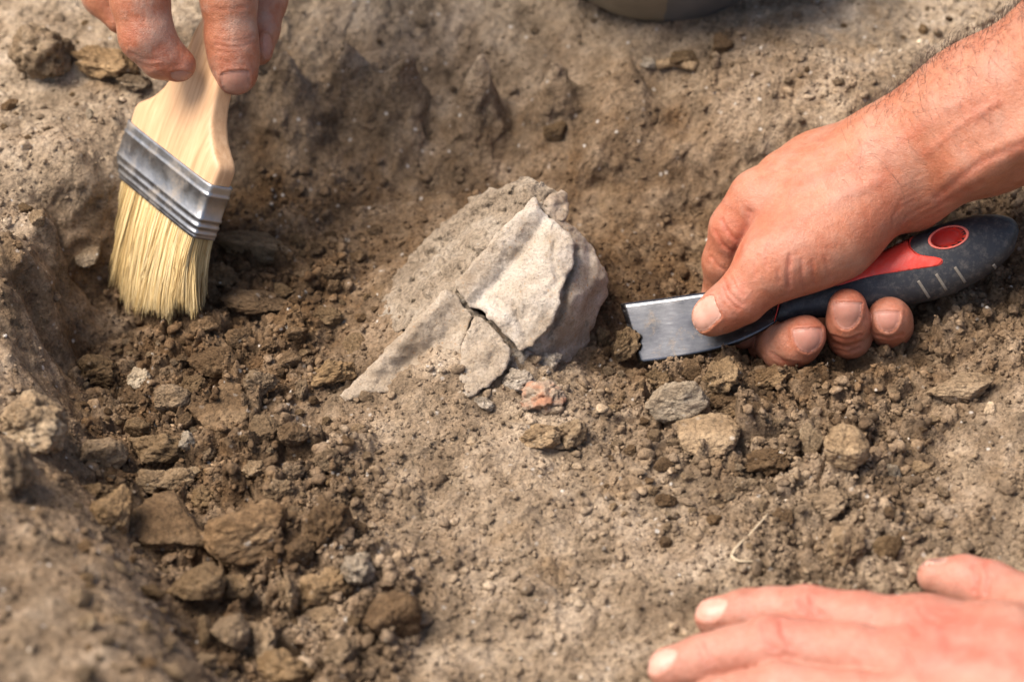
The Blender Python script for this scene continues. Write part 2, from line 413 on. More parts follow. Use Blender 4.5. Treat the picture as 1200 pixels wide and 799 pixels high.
Z = Z0 + 0.22 * fbm(X * .45, Y * .45, octv=4, seed=3) * (1 - .4 * OUTW)
wx, wy = X + .35 * vnoise(X * .9, Y * .9, seed=8), Y + .35 * vnoise(X * .9 + 30, Y * .9, seed=9)
hg, gp = facet(wx * .8, wy * .95, seed=31)
LO = sstep(.25, .95, LOOSE) * (1 - .8 * STEEP)
Z += LO * .62 * gp * hg + LO * .12 * gp
wx, wy = X + .15 * vnoise(X * 2.4, Y * 2.4, seed=18), Y + .15 * vnoise(X * 2.4 + 30, Y * 2.4, seed=19)
hg, gp = facet(wx * 1.9, wy * 2.1, seed=41)
Z += (LO * .26 + LOOSE * .05 + .01) * gp * np.clip(hg, -.2, 1.2)
hg, gp = facet(X * 4.2, Y * 4.4, seed=51)
Z += (LO * .09 + LOOSE * .05 + .006) * gp * np.clip(hg, 0, 1.2)
f1, f2, idv = cell(X * 7.5, Y * 7.5, seed=61)
Z += (LOOSE * 0.045 + .008) * np.sqrt(np.clip(1 - (f1 * 1.6) ** 2, 0, 1)) * (idv > .3)
Z += 0.06 * fbm(X * 2.3, Y * 2.3, octv=4, seed=71) + .022 * fbm(X * 9, Y * 9, octv=2, seed=75)
# light clay ridges on the compact ground
Z += (1 - LOOSE) * (1 - OUTW) * (0.20 * (1 - np.abs(fbm(X * .55 + Y * .3 + 4, Y * .7 - X * .3, octv=4, seed=81))) ** 5 + .12 * facet(wx * .7, wy * .9, seed=83)[0] * facet(wx * .7, wy * .9, seed=83)[1])
XX = X + STEEP * .2 * fbm(Y * .9, Z * .9, X * .3, octv=4, seed=91)
YY = Y + STEEP * .2 * fbm(X * .9, Z * .9, Y * .3, octv=4, seed=95) + STEEP * .08 * fbm(X * 3, Z * 3, Y, octv=3, seed=97)
ny, nx = X.shape
idx = np.arange(ny * nx).reshape(ny, nx)
quads = np.stack([idx[:-1, :-1], idx[:-1, 1:], idx[1:, 1:], idx[1:, :-1]], -1).reshape(-1, 4)
ground = mesh_obj('ground', np.stack([XX, YY, Z], -1).reshape(-1, 3), quads, M['ground'])
fattr(ground, 'dry', DRY.ravel())
tag(ground, 'brown soil of a small excavation pit with dusty rims', None, None, 'structure')

def zbil(x, y):
    i = np.clip(np.searchsorted(gx, x) - 1, 0, nx - 2); j = np.clip(np.searchsorted(gy, y) - 1, 0, ny - 2)
    fx = (x - gx[i]) / (gx[i + 1] - gx[i]); fy = (y - gy[j]) / (gy[j + 1] - gy[j])
    return (Z[j, i] * (1 - fx) + Z[j, i + 1] * fx) * (1 - fy) + (Z[j + 1, i] * (1 - fx) + Z[j + 1, i + 1] * fx) * fy
def zsm(x, y):
    return base_z(np.asarray(x, float), np.asarray(y, float))
def hit(u, v):
    """where the view ray of a pixel meets the ground (cm)"""
    r = FV + (u - 600) * KPX * RV - (v - 399.5) * KPX * UV
    t = np.arange(55, 125, .08)
    p = CAM + t[:, None] * r
    below = p[:, 2] < zbil(p[:, 0], p[:, 1])
    k = int(np.argmax(below)) if below.any() else len(t) - 1
    return p[k]

def seg_dist(pu, pv, poly):
    best = np.full(pu.shape, 1e9)
    for (x1, y1), (x2, y2) in zip(poly[:-1], poly[1:]):
        L2 = (x2 - x1) ** 2 + (y2 - y1) ** 2
        t = np.clip(((pu - x1) * (x2 - x1) + (pv - y1) * (y2 - y1)) / L2, 0, 1)
        best = np.minimum(best, np.hypot(pu - x1 - t * (x2 - x1), pv - y1 - t * (y2 - y1)))
    return best
# ------------------------------------------------------------------ CRUMBS (uncountable)
def ico(sub):
    bm = bmesh.new(); bmesh.ops.create_icosphere(bm, subdivisions=sub, radius=1)
    v = np.array([x.co[:] for x in bm.verts]); f = np.array([[y.index for y in x.verts] for x in bm.faces]); bm.free()
    return v, f
def scatter_crumbs(name, label, n, rmin, rmax, sub, power, lo, hi, clump):
    u = rng.uniform(-60, 1260, n * 4); v = rng.uniform(-40, 840, n * 4)
    # even in the picture is even enough on the ground: turn pixels into places on the mean plane first
    r = FV[None] + ((u - 600) * KPX)[:, None] * RV - ((v - 399.5) * KPX)[:, None] * UV
    t = (rng.uniform(-.5, 4.4, n * 4) - CAM[2]) / r[:, 2]
    p = CAM + t[:, None] * r
    x, y = p[:, 0], p[:, 1]
    i = np.clip(np.searchsorted(gx, x), 0, nx - 1); j = np.clip(np.searchsorted(gy, y), 0, ny - 1)
    ok = (LOOSE[j, i] ** 1.5 * (1 - .9 * STEEP[j, i]) * (.35 + .65 * sstep(-.25, .35, fbm(x * clump, y * clump, octv=2, seed=sub + 5))) + lo) > rng.uniform(0, hi, n * 4)
    ok &= (x > -24) & (x < 24) & (y > -24) & (y < 22)
    x, y, i, j = x[ok][:n], y[ok][:n], i[ok][:n], j[ok][:n]
    n = len(x)
    z = Z[j, i]
    rad = rmin * (rmax / rmin) ** (rng.uniform(0, 1, n) ** power)
    bv, bf = ico(sub)
    nb = len(bv)
    lib = []
    for _ in range(30):                                     # angular broken pieces
        nr = rng.normal(size=(7, 3)); nr /= np.linalg.norm(nr, axis=1)[:, None]; hh = rng.uniform(.42, .9, 7)
        dt = bv @ nr.T; rr = np.minimum(np.min(np.where(dt > .05, hh / np.maximum(dt, .05), 9), 1), 1.2)
        lib.append(bv * (rr * rng.uniform(.88, 1.1, nb))[:, None])
    lib = np.array(lib)
    sc = rad[:, None] * rng.uniform(.7, 1.45, (n, 3)) * np.array([1, 1, .85])
    vv = lib[rng.integers(0, 30, n)] * sc[:, None]
    th = rng.uniform(0, 6.28, n); c, s = np.cos(th)[:, None], np.sin(th)[:, None]
    vx = vv[..., 0] * c - vv[..., 1] * s; vy = vv[..., 0] * s + vv[..., 1] * c
    vv = np.stack([vx + XX[j, i][:, None], vy + YY[j, i][:, None], vv[..., 2] + (z + rad * .35)[:, None]], -1)
    ff = bf[None] + (np.arange(n) * nb)[:, None, None]
    o = mesh_obj(name, vv.reshape(-1, 3), ff.reshape(-1, 3), M['crumb'], smooth=False)
    fattr(o, 'dry', np.repeat(DRY[j, i], nb))
    tn = rng.uniform(0.05, .95, n)
    wh = rng.uniform(0, 1, n) < .010
    tn = np.where(wh, 1.0, np.clip(tn, 0, .93))
    fattr(o, 'tint', np.repeat(tn, nb))
    tag(o, label, 'soil crumbs', None, 'stuff')
scatter_crumbs('soil_crumbs', 'loose gritty soil crumbs strewn over the pit floor', 34000, .03, .10, 1, 1.6, .06, .85, .6)
scatter_crumbs('soil_lumps', 'loose lumps of crumbled soil filling the pit floor', 5000, .09, .24, 2, 2.0, .004, 1.05, .5)

# ------------------------------------------------------------------ SOIL CLODS
def clod_mesh(seed, kind):
    r = np.random.default_rng(seed)
    v, f = ico(5 if kind != 'small' else 4)
    nrm = r.normal(size=(11 if kind != 'rough' else 16, 3)); nrm /= np.linalg.norm(nrm, axis=1)[:, None]
    hh = r.uniform(.62, .98, len(nrm))
    dots = v @ nrm.T
    rad = np.min(np.where(dots > .05, hh / np.maximum(dots, .05), 9), axis=1)
    rad = np.minimum(rad, 1.12)
    amp = {'facet': .07, 'rough': .17, 'small': .12, 'slab': .06}[kind]
    s = seed * 3.7
    n1 = fbm(v[:, 0] * 2.2 + s, v[:, 1] * 2.2, v[:, 2] * 2.2, octv=5, seed=seed, gain=.58)
    n2 = fbm(v[:, 0] * 9 + s, v[:, 1] * 9, v[:, 2] * 9, octv=3, seed=seed + 3, gain=.6)
    pit = -np.clip(vnoise(v[:, 0] * 5 + s, v[:, 1] * 5, v[:, 2] * 5, seed=seed + 8) - .25, 0, 1) * (.35 if kind == 'rough' else .12)
    rad = rad * (1 + amp * n1 + .045 * n2 + pit)
    p = v * rad[:, None]
    if kind == 'slab': p[:, 2] *= .45
    p /= np.abs(p[:, :2]).max()
    me = mesh_obj('soil_clod', p, f, M['brown'], link=False)
    d = me.data; bpy.data.objects.remove(me)
    return d
PROTO = {k: [clod_mesh(i * 13 + j * 101 + 5, k) for i in range(n)] for j, (k, n) in enumerate((('facet', 6), ('rough', 6), ('small', 6), ('slab', 5)))}
_matcache = {}
def proto_mesh(kind, i, mat):
    key = (kind, i % len(PROTO[kind]), mat)
    if key not in _matcache:
        m = PROTO[kind][key[1]].copy(); m.materials.clear(); m.materials.append(M[mat]); _matcache[key] = m
    return _matcache[key]
CLODS = []
def clod(u, v, rx, ry, kind, mat, label, group=None, name='soil_clod', cat='soil clod', tilt=None, sink=.35):
    """clod seen at pixel u,v with half-width rx and half-height ry px; it lies on the ground under it"""
    p = hit(u, v + ry * (.55 if kind != 'slab' else .25))
    s = (1 + depth_px(p) * .03 / D) * .03
    a = rx * s * 1.08; b = ry * s * 1.08
    o = bpy.data.objects.new(name, proto_mesh(kind, len(CLODS) * 7 + int(u), mat))
    COL.objects.link(o)
    if kind == 'slab':
        o.scale = (a, min(b / .68, a * 1.3), a * .75)
        e = tilt or (random.uniform(.0, .35), random.uniform(-.2, .2), random.uniform(-.25, .25) + random.choice((0, math.pi)))
        up = a * .18 * (1 - sink) * 1.6
    else:
        o.scale = (a, np.clip(b, a * .6, a * 1.2), b)
        e = tilt or (random.uniform(-.3, .3), random.uniform(-.3, .3), random.uniform(-.4, .4) + random.choice((0, math.pi)))
        up = b * (.85 - sink)
    o.rotation_euler = e
    o.location = (p[0] * .01, p[1] * .01, (p[2] + up) * .01)
    tag(o, label, cat, group)
    CLODS.append((u, v, max(rx, ry)))
    return o
HEAP = ('clod in the loose heap below the brush', 'clods in the loose heap below the brush')
RIGHT = ('clod on the loose soil below the knife hand', 'clods below the knife hand')
RIM = ('clod on the dusty ground above the pit', 'clods on the ground above the pit')
BACK = ('clod on the pit floor between brush and artifact', 'clods between brush and artifact')
L = [
 # right side
 (795,463,38,25,'facet','white','pale pointed stone with white facets below the knife blade'),
 (846,470,26,20,'rough','brown','dark rough clod against the pale pointed stone'),
 (822,507,44,24,'slab','tan','flat tan slab of dried soil with an orange spot'),
 (768,511,10,9,'small','tan','small tan chip broken off the flat slab, towards the artifact'),
 (789,516,12,8,'small','tan','small tan chip at the cracked corner of the flat slab'),
 (846,438,26,25,'rough','ochre','tall rough clod directly under the knife blade'),
 (808,432,17,12,'facet','brown','dark smooth clod in the shade of the knife blade'),
 (772,441,18,15,'rough','ochre','ochre clod below the tip of the blade'),
 (742,396,14,26,'rough','ochre','ochre clod pushed up by the end of the blade'),
 (706,394,10,14,'small','ochre','small clod squeezed between artifact and blade'),
 (986,521,31,27,'facet','tan','rounded tan clod standing alone below the little finger'),
 (902,538,32,20,'rough','brown','low broken clod beside the rounded tan clod'),
 (948,512,16,19,'small','grey','pale streaked lump touching the rounded tan clod'),
 (1046,551,11,14,'facet','white','white quartz pebble below the rounded clod'),
 (970,587,36,20,'rough','tan','wide low lump of tan soil'),
 (992,636,26,30,'rough','tan','upright lump of soil above the resting hand'),
 (877,567,18,12,'rough','grey','whitish flaky crumb left of the low broken clod'),
 (1125,457,42,16,'slab','tan','worn flat stone sunk into the soil on the right'),
 (1040,640,18,15,'facet','ochre','ochre clod near the thumb of the resting hand'),
 (905,440,28,17,'rough','brown','clod under the curled middle finger'),
 # rim
 (50,58,48,40,'rough','grey','large rough pitted clod on the dusty ground'),
 (122,73,42,24,'rough','ochre','long rough clod next to the large pitted clod'),
 (157,96,22,11,'rough','grey','low grey crumb under the bent finger'),
 (106,134,5,8,'facet','white','tiny white pebble on the dusty ground'),
 (805,68,22,13,'rough','ochre','ochre broken clod in front of the bowl'),
 (758,73,13,8,'rough','white','whitish crumb in front of the bowl'),
 (845,52,14,14,'small','brown','brown clod beside the ochre broken clod'),
 (652,152,16,12,'facet','ochre','smooth yellowish stone stuck in the back wall'),
 # left wall and front
 (100,295,18,15,'slab','grey','pale thin flake standing on the slope beside the bristles'),
 (38,488,46,42,'rough','grey','big grey crusty lump on the left pit edge'),
 (14,540,34,44,'rough','tan','tan lump at the left pit edge in front of the crusty lump'),
 (30,245,10,8,'small','ochre','small yellow pebble on the left ledge'),
 (45,255,10,12,'small','tan','small tan pebble on the left ledge'),
 # back floor
 (302,296,50,13,'slab','ochre','long flat plank-like clod behind the bristles'),
 (262,323,28,15,'rough','brown','dark clod right beside the bristles'),
 (299,357,42,15,'slab','brown','long low clod in front of the plank-like clod'),
 (415,404,14,18,'slab','ochre','upright brown flake next to the artifact limb'),
 (385,436,38,17,'rough','ochre','long ochre clod at the foot of the artifact limb'),
 # heap
 (121,431,31,23,'rough','ochre','crumbly ochre clod under the left wall'),
 (162,442,19,16,'rough','white','pinkish grey lump beside the crumbly ochre clod'),
 (250,420,30,22,'facet','brown','brown block with speckled top in the middle of the heap'),
 (258,478,42,25,'slab','brown','dark tilted slab with a sharp lower edge'),
 (220,516,12,12,'rough','white','white chalky pebble in the heap'),
 (187,521,42,21,'rough','ochre','long ochre clod behind the white chalky pebble'),
 (137,596,30,34,'facet','ochre','tall smooth-faced clod at the left of the heap'),
 (198,618,48,30,'slab','brown','broad flat-topped clod in the heap'),
 (297,616,56,37,'facet','brown','largest dark clod with pale speckles in the heap'),
 (390,606,29,38,'rough','brown','upright crumbly clod at the edge of the compact soil'),
 (418,662,26,23,'rough','white','whitish crusty lump touching a big dark clod in the heap'),
 (456,714,38,40,'facet','brown','big dark clod below the whitish crusty lump'),
 (385,535,18,15,'facet','tan','pale tan angular clod at the edge of the heap'),
]
for a in L:
    o_ = clod(*a)
    if a[0] == 742:                                        # soil heaped against the end of the blade
        o_.location = Q(733, 404, -14) * .01; o_.scale = (.62, .6, .95); o_.rotation_euler = (.2, .25, .4)
COLW = {'brown': 'dark brown', 'ochre': 'ochre', 'tan': 'pale tan', 'grey': 'greyish flecked', 'white': 'whitish'}
SHPW = {'facet': 'angular', 'rough': 'crumbly', 'small': 'pebble-like', 'slab': 'flat'}
def lab(r, kind, mat, lg):
    return ('%s %s %s %s' % ('large' if r > 19 else 'medium' if r > 11 else 'small', SHPW[kind], COLW[mat], lg[0]), lg[1])
def fill(n, box, rmax, lg, mats, rmin=5):
    k = 0; tries = 0
    while k < n and tries < 4000:
        tries += 1
        u, v = random.uniform(box[0], box[2]), random.uniform(box[1], box[3])
        r = rmin * (rmax / rmin) ** (random.random() ** 1.8)
        if any((u - a) ** 2 + (v - b) ** 2 < (.75 * (c + r)) ** 2 for a, b, c in CLODS): continue
        kd, mt = random.choice(('small', 'facet', 'small', 'rough')), random.choice(mats)
        clod(u, v, r, r * random.uniform(.6, .95), kd, mt, *lab(r, kd, mt, lg)); k += 1
for a in [(308,445,22,16),(200,466,26,19),(352,455,9,19),(346,506,19,16),(299,548,18,14),(121,527,31,23),(113,574,26,14),(385,686,38,30),
          (231,680,36,26),(280,685,23,20),(341,690,16,36),(379,724,33,22),(269,735,25,26),(308,746,26,30),(335,779,46,27),(269,773,14,14),(242,740,11,25),
          (203,560,26,18),(165,500,18,14),(240,580,22,18),(330,570,20,16),(355,640,24,20),(180,560,20,16),(345,550,16,14),(420,620,14,14),(250,630,20,16),(310,500,22,16),(225,450,20,15),(160,470,18,14),(400,760,26,20)]:
    kd, mt = random.choice(('facet', 'rough')), random.choice(('brown', 'ochre', 'tan', 'tan'))
    clod(*a, kd, mt, *lab(a[2], kd, mt, HEAP))
for a in [(354,318,14,11),(390,318,18,11),(382,368,23,11),(283,393,18,14),(318,403,13,11),(393,335,10,11),(330,340,14,10),(350,390,16,11),(240,380,18,12),(420,300,14,9),(340,420,16,12),(440,270,12,8),(370,290,12,8)]:
    kd, mt = random.choice(('facet', 'rough')), random.choice(('brown', 'brown', 'ochre'))
    clod(*a, kd, mt, *lab(a[2], kd, mt, BACK))
fill(95, (90, 400, 430, 790), 22, HEAP, ('brown', 'tan', 'ochre', 'tan', 'grey'))
fill(24, (210, 270, 440, 420), 14, BACK, ('brown', 'brown', 'ochre'))
fill(55, (700, 430, 1110, 640), 15, RIGHT, ('brown', 'tan', 'brown', 'tan', 'grey'))
fill(14, (860, 0, 1180, 150), 9, RIM, ('tan', 'brown', 'ochre', 'grey'), 4)
fill(9, (330, 5, 860, 75), 8, RIM, ('tan', 'brown', 'grey'), 4)
fill(12, (0, 0, 120, 180), 12, RIM, ('tan', 'brown', 'ochre'), 3)

# dry stems
hs = lambda u, v, up: hit(u, v) + np.array([0, -.05, up])
st = mesh_obj('dry_stem', *tube(spline([hs(899, 607, .22), hs(890, 619, .3), hs(878, 629, .16), hs(866, 640, .14), hs(857, 655, .22), hs(866, 661, .2), hs(884, 660, .16)], 30), np.r_[np.linspace(.028, .038, 14), np.linspace(.04, .065, 8), np.linspace(.06, .02, 8)], 7), M['straw'])
tag(st, 'pale curled dry plant stem on the soil above the resting hand', 'stem')
st = mesh_obj('dry_stem', *tube(spline([hit(770, 82) + [0, 0, .2], hit(790, 80) + [0, 0, .25], hit(815, 84) + [0, 0, .2]], 10), .19, 7), M['straw'])
st.data.materials[0] = M['tan']; tag(st, 'thick pale twig lying in front of the ochre broken clod', 'twig')

# ------------------------------------------------------------------ ARTIFACT
def plate(name, outline, zc, thick, mat, parent, bumps=(), rough=1.2, edge=1.8, step=2.7, seed=1, back=(0, 0, 0), gran=0.0):
    """slab whose seen face runs through (u, v, z) control points; thickness away from that face"""
    o = np.array(outline, float)
    pts = []
    for a, b in zip(o, np.roll(o, -1, 0)):
        n = max(1, int(np.hypot(*(b - a)) / step))
        for k in range(n): pts.append(a + (b - a) * k / n)
    pts = np.array(pts)
    nn = np.c_[fbm(pts[:, 0] * .11, pts[:, 1] * .11, octv=3, seed=seed), fbm(pts[:, 0] * .11 + 50, pts[:, 1] * .11, octv=3, seed=seed)]
    pts = pts + edge * nn
    nb = len(pts)
    g = np.stack(np.meshgrid(np.arange(o[:, 0].min(), o[:, 0].max(), step), np.arange(o[:, 1].min(), o[:, 1].max(), step)), -1).reshape(-1, 2)
    g = g + rng.uniform(-.3, .3, g.shape) * step
    # keep grid points inside the outline
    x, y = g[:, 0], g[:, 1]; ins = np.zeros(len(g), bool)
    for (x1, y1), (x2, y2) in zip(pts, np.roll(pts, -1, 0)):
        c = ((y1 > y) != (y2 > y)) & (x < (x2 - x1) * (y - y1) / (y2 - y1 + 1e-12) + x1); ins ^= c
    dm = np.min(np.hypot(g[:, None, 0] - pts[None, :, 0], g[:, None, 1] - pts[None, :, 1]), 1)
    allp = np.vstack([pts, g[ins & (dm > step * .5)]])
    r = delaunay_2d_cdt([Vector(p) for p in allp], [], [list(range(nb))], 1, 1e-5)
    V2 = np.array([p[:] for p in r[0]]); F = [tuple(f) for f in r[2]]
    orig = r[3]
    bset = [i for i, q in enumerate(orig) if any(k < nb for k in q)]
    zc = np.array(zc, float)
    wz = depth_px(np.array([Gz(*q) for q in zc]))
    cf = rbf_fit(zc[:, :2] / 30, wz, .3, 1e-2)
    W = rbf_eval(cf, zc[:, :2] / 30, .3, V2[:, 0] / 30, V2[:, 1] / 30)
    for bp in [b_ for b_ in bumps if len(b_) == 3]: W = W + bp[1] * np.exp(-(seg_dist(V2[:, 0], V2[:, 1], np.array(bp[0], float)) / bp[2]) ** 2)
    fh, fg = facet(V2[:, 0] * .075, V2[:, 1] * .075, seed=seed + 6)
    W = W - gran * fh * fg
    for (bu, bv, amp, sg) in [b_ for b_ in bumps if len(b_) == 4]: W = W + amp * np.exp(-((V2[:, 0] - bu) ** 2 + (V2[:, 1] - bv) ** 2) / (2 * sg * sg))
    W = W + rough * fbm(V2[:, 0] * .06, V2[:, 1] * .06, octv=4, seed=seed + 2, gain=.6) + .7 * vnoise(V2[:, 0] * .22, V2[:, 1] * .22, seed=seed + 4) + .55 * vnoise(V2[:, 0] * .5, V2[:, 1] * .5, seed=seed + 5)
    db = np.min(np.hypot(V2[:, None, 0] - pts[None, :, 0], V2[:, None, 1] - pts[None, :, 1]), 1)
    W = W + 2.2 * np.exp(-(db / 1.3) ** 2)                       # worn edge
    top = Q(V2[:, 0], V2[:, 1], W)
    bot = top + FV * thick + np.array(back)
    n = len(V2)
    be = {}
    for f in F:
        for a, b in zip(f, f[1:] + f[:1]):
            if (b, a) in be: del be[(b, a)]
            else: be[(a, b)] = 1
    faces = [f[::-1] for f in F] + [tuple(i + n for i in f) for f in F]
    faces += [(a, b, b + n, a + n) for a, b in be]
    return mesh_obj(name, np.vstack([top, bot]), faces, mat, parent, smooth=False if False else True)
art = empty('artifact', Gz(600, 440, .8))
tag(art, 'cracked pale grey artifact half dug out of the soil', 'artifact')
body = plate('body_wall', [(648,257),(664,260),(680,271),(693,286),(704,308),(713,330),(712,346),(704,358),(697,378),(690,398),(684,420),(668,440),(640,446),(605,440),(585,420),(570,380),(590,330),(620,290)],
  [(650,259,4.25),(676,271,3.7),(693,285,3.1),(713,332,1.8),(704,357,1.15),(690,398,.1),(684,420,-.3),(640,440,.35),(605,436,.7),(650,340,3.0),(640,390,1.85),(672,330,3.0),(672,370,2.1),(690,340,2.45),(600,400,1.5),(575,370,2.0),(620,300,3.5)],
  2.6, M['bone2'], art, bumps=[([(674,292),(670,312),(662,330),(660,358),(650,378),(640,394)],9,4),([(700,345),(690,352),(687,372),(680,400)],6,3.5),([(690,285),(692,310),(686,335)],4,4),(704,325,-5,9),(672,350,-4,8),(655,410,6,8)], gran=2.4, rough=1.6, seed=5)
upper = plate('upper_plate', [(626,231),(633,243),(641,252),(652,260),(668,274),(675,289),(672,310),(663,326),(657,338),(658,357),(648,376),(638,390),(625,404),(611,411),(601,402),(591,390),(577,375),(562,362),(552,360),(541,346),(532,332),(545,318),(571,288),(580,277),(597,260),(612,246)],
  [(627,231,5.0),(650,259,4.62),(675,289,3.95),(664,327,3.45),(658,350,3.15),(638,390,2.25),(611,411,1.75),(591,390,2.1),(562,362,2.65),(532,332,3.05),(571,288,4.0),(600,258,4.55),(620,330,3.25)],
  .42, M['bone'], art, bumps=[([(644,256),(620,287),(590,324),(560,357)],11,12),([(646,262),(622,293),(592,330),(566,360)],-4,6),([(650,285),(648,305),(655,328),(640,345)],4,3),([(602,358),(610,378),(618,402)],6,3),(622,345,-9,16),(648,300,-9,13),(590,372,-5,9),(600,262,-3,10)], gran=1.3, rough=1.1, seed=11)
lip = plate('back_lip', [(628,240),(640,232),(650,226),(657,222),(664,226),(667,238),(663,256),(652,262),(640,252)], [(628,240,4.6),(640,250,4.5),(656,224,4.6),(664,227,4.4),(661,257,4.1),(650,259,4.3)], .9, M['bone2'], art, rough=2.5, seed=15, gran=4)
crust = plate('soil_crust', [(466,396),(505,368),(548,352),(582,312),(618,272),(636,262),(646,250),(653,230),(654,222),(640,214),(627,212),(610,207),(592,219),(577,219),(555,234),(530,251),(500,279),(474,306),(455,330),(444,356),(440,380),(462,376)],
  [(627,231,4.65),(610,207,4.45),(577,219,3.7),(592,219,4.05),(530,251,2.5),(500,279,1.75),(462,325,.75),(440,375,.4),(466,396,1.1),(505,368,2.0),(533,331,2.62),(548,352,2.2),(582,312,3.1),(618,272,3.9),(571,287,3.6),(600,256,4.15),(640,214,4.55),(654,224,4.3),(640,248,4.4),(560,265,3.15),(590,245,3.85),(510,310,2.05),(470,345,1.2)],
  2.4, M['crust'], art, rough=4.5, edge=4, seed=21, gran=7.0, bumps=[([(500,288),(530,262),(575,228),(600,222)],-8,7),([(505,300),(540,272),(580,242)],6,5),(560,282,-5,10),(620,222,-6,9),(645,222,-4,7)])
limb = plate('lower_limb', [(524,338),(534,345),(546,361),(555,372),(546,392),(538,425),(534,452),(500,452),(470,456),(440,462),(405,470),(398,464),(430,432),(470,392),(505,355)],
  [(524,338,2.95),(505,355,2.55),(470,392,1.85),(430,432,1.15),(398,464,.65),(548,362,2.6),(545,392,1.95),(500,412,1.5),(450,447,.95),(405,470,.6),(520,440,1.15),(535,450,1.0),(535,380,2.15),(500,385,2.05),(460,420,1.4)],
  1.3, M['bone3'], art, rough=1.2, seed=31, gran=1.4, bumps=[([(520,350),(490,382),(440,430)],-8,11),([(540,372),(520,398),(470,430)],5,8)])
shard = plate('loose_shard', [(557,369),(566,376),(578,386),(590,396),(597,408),(600,421),(588,440),(574,452),(560,460),(546,468),(535,464),(534,448),(538,428),(541,408),(547,390)],
  [(558,370,2.65),(590,396,2.2),(600,420,1.75),(574,452,1.25),(546,468,1.05),(534,460,1.1),(538,428,1.55),(546,392,2.2)],
  .5, M['bone3'], art, rough=1.3, gran=1.6, seed=41, bumps=[(566,415,-4,10),(575,430,3,4)])
plate('soil_filling', [(505,362),(545,350),(600,400),(625,412),(660,415),(640,450),(600,470),(540,475),(480,450),(470,420)],
  [(505,362,2.15),(545,355,2.3),(562,372,2.1),(600,400,1.5),(625,412,1.2),(640,445,.6),(600,465,.7),(540,470,.65),(480,450,.55),(470,420,.8),(560,400,1.55),(520,410,1.3)],
  1.5, M['crust'], art, rough=3.5, seed=51, gran=6)
for a in [(640,456,32,24,'rough','red_soil','reddish crusty lump of soil under the artifact'),
          (605,440,26,16,'rough','crust','pale crumbly lump under the loose shard'),
          (566,468,16,9,'rough','crust','thin pale crumb below the loose shard'),
          (668,500,26,22,'rough','grey','greyish crusted lump below the reddish lump'),
          (630,505,30,18,'rough','tan','low tan lump in front of the reddish lump')]:
    clod(*a, sink=.6)

# ------------------------------------------------------------------ BRUSH
def cam_vec(a):                                            # (right, down, away) -> world
    return a[0] * RV - a[1] * UV + a[2] * FV
ah = np.array([.571, .424, -.703]); hh_ = np.array([-.347, .901, .261])
ah /= np.linalg.norm(ah); hh_ -= ah * (ah @ hh_); hh_ /= np.linalg.norm(hh_); th_ = np.cross(ah, hh_)
if th_[0] < 0: th_ = -th_
BA, BH_, BT = cam_vec(ah), cam_vec(hh_), cam_vec(th_)
BO = Q(200, 210, 40)
U = .0300
def bl(a, h, t): return BO + U * (np.asarray(a)[..., None] * BA + np.asarray(h)[..., None] * BH_ + np.asarray(t)[..., None] * BT)
brush = empty('paint_brush', bl(0, 150, 0))
tag(brush, 'flat paint brush with wooden handle and pale bristles standing on the soil', 'brush')
def srect(hw, ht, n=56, e=5.0):
    th = np.linspace(0, 2 * np.pi, n, endpoint=False)
    c, s = np.cos(th), np.sin(th)
    return np.sign(c) * np.abs(c) ** (2 / e) * hw, np.sign(s) * np.abs(s) ** (2 / e) * ht
def wood():
    t = NT('brush_wood')
    mp = t.n('ShaderNodeMapping'); mp.inputs['Rotation'].default_value = (0, 0, 0)
    # grain follows the handle: coordinates measured along the brush axes
    co = t.n('ShaderNodeCombineXYZ')
    for i, (vec, k) in enumerate(((BA, 1.0), (BH_, .06), (BT, 1.0))):
        dn = t.n('ShaderNodeVectorMath', operation='DOT_PRODUCT'); t.l(t.tc.outputs['Object'], dn.inputs[0]); dn.inputs[1].default_value = tuple(vec * k)
        t.l(dn.outputs['Value'], co.inputs[i])
    g = t.noise(420, 6, 0.65, co=co.outputs[0], dist=.4)
    c = t.ramp(g, [(0.3, (0.40, 0.225, 0.11)), (0.5, (0.53, 0.325, 0.175)), (0.72, (0.62, 0.41, 0.24))])
    s = t.ramp(t.noise(40, 4), [(0.5, 0.0), (0.75, 0.35)])
    c = t.mix(s, c, (0.40, 0.25, 0.13))
    return t.set(Base_Color=c, Roughness=0.48, Specular_IOR_Level=0.4, Normal=t.bump(g, 0.0003, 0.5))
def steel(name, c, rough, dirt):
    t = NT(name)
    col = t.ramp(t.noise(60, 6, .65), [(0.3, tuple(x * .72 for x in c)), (0.6, c), (0.8, tuple(x * 1.1 for x in c))])
    d = t.math('MULTIPLY', t.ramp(t.noise(90, 6, .7), [(0.5, 0.0), (0.66, 1.0)]), dirt)
    col = t.mix(d, col, (0.30, 0.24, 0.17))
    return t.set(Base_Color=col, Metallic=t.math('SUBTRACT', 1.0, t.math('MULTIPLY', d, .8)), Roughness=t.ramp(t.noise(200, 5, .6), [(0.3, rough * .8), (0.7, rough * 1.35)]),
                 Normal=t.bump(t.noise(340, 5, .6), 0.0003, 0.5))
M['wood'] = wood()
M['ferrule'] = steel('ferrule_zinc', (0.30, 0.305, 0.31), .40, .6)
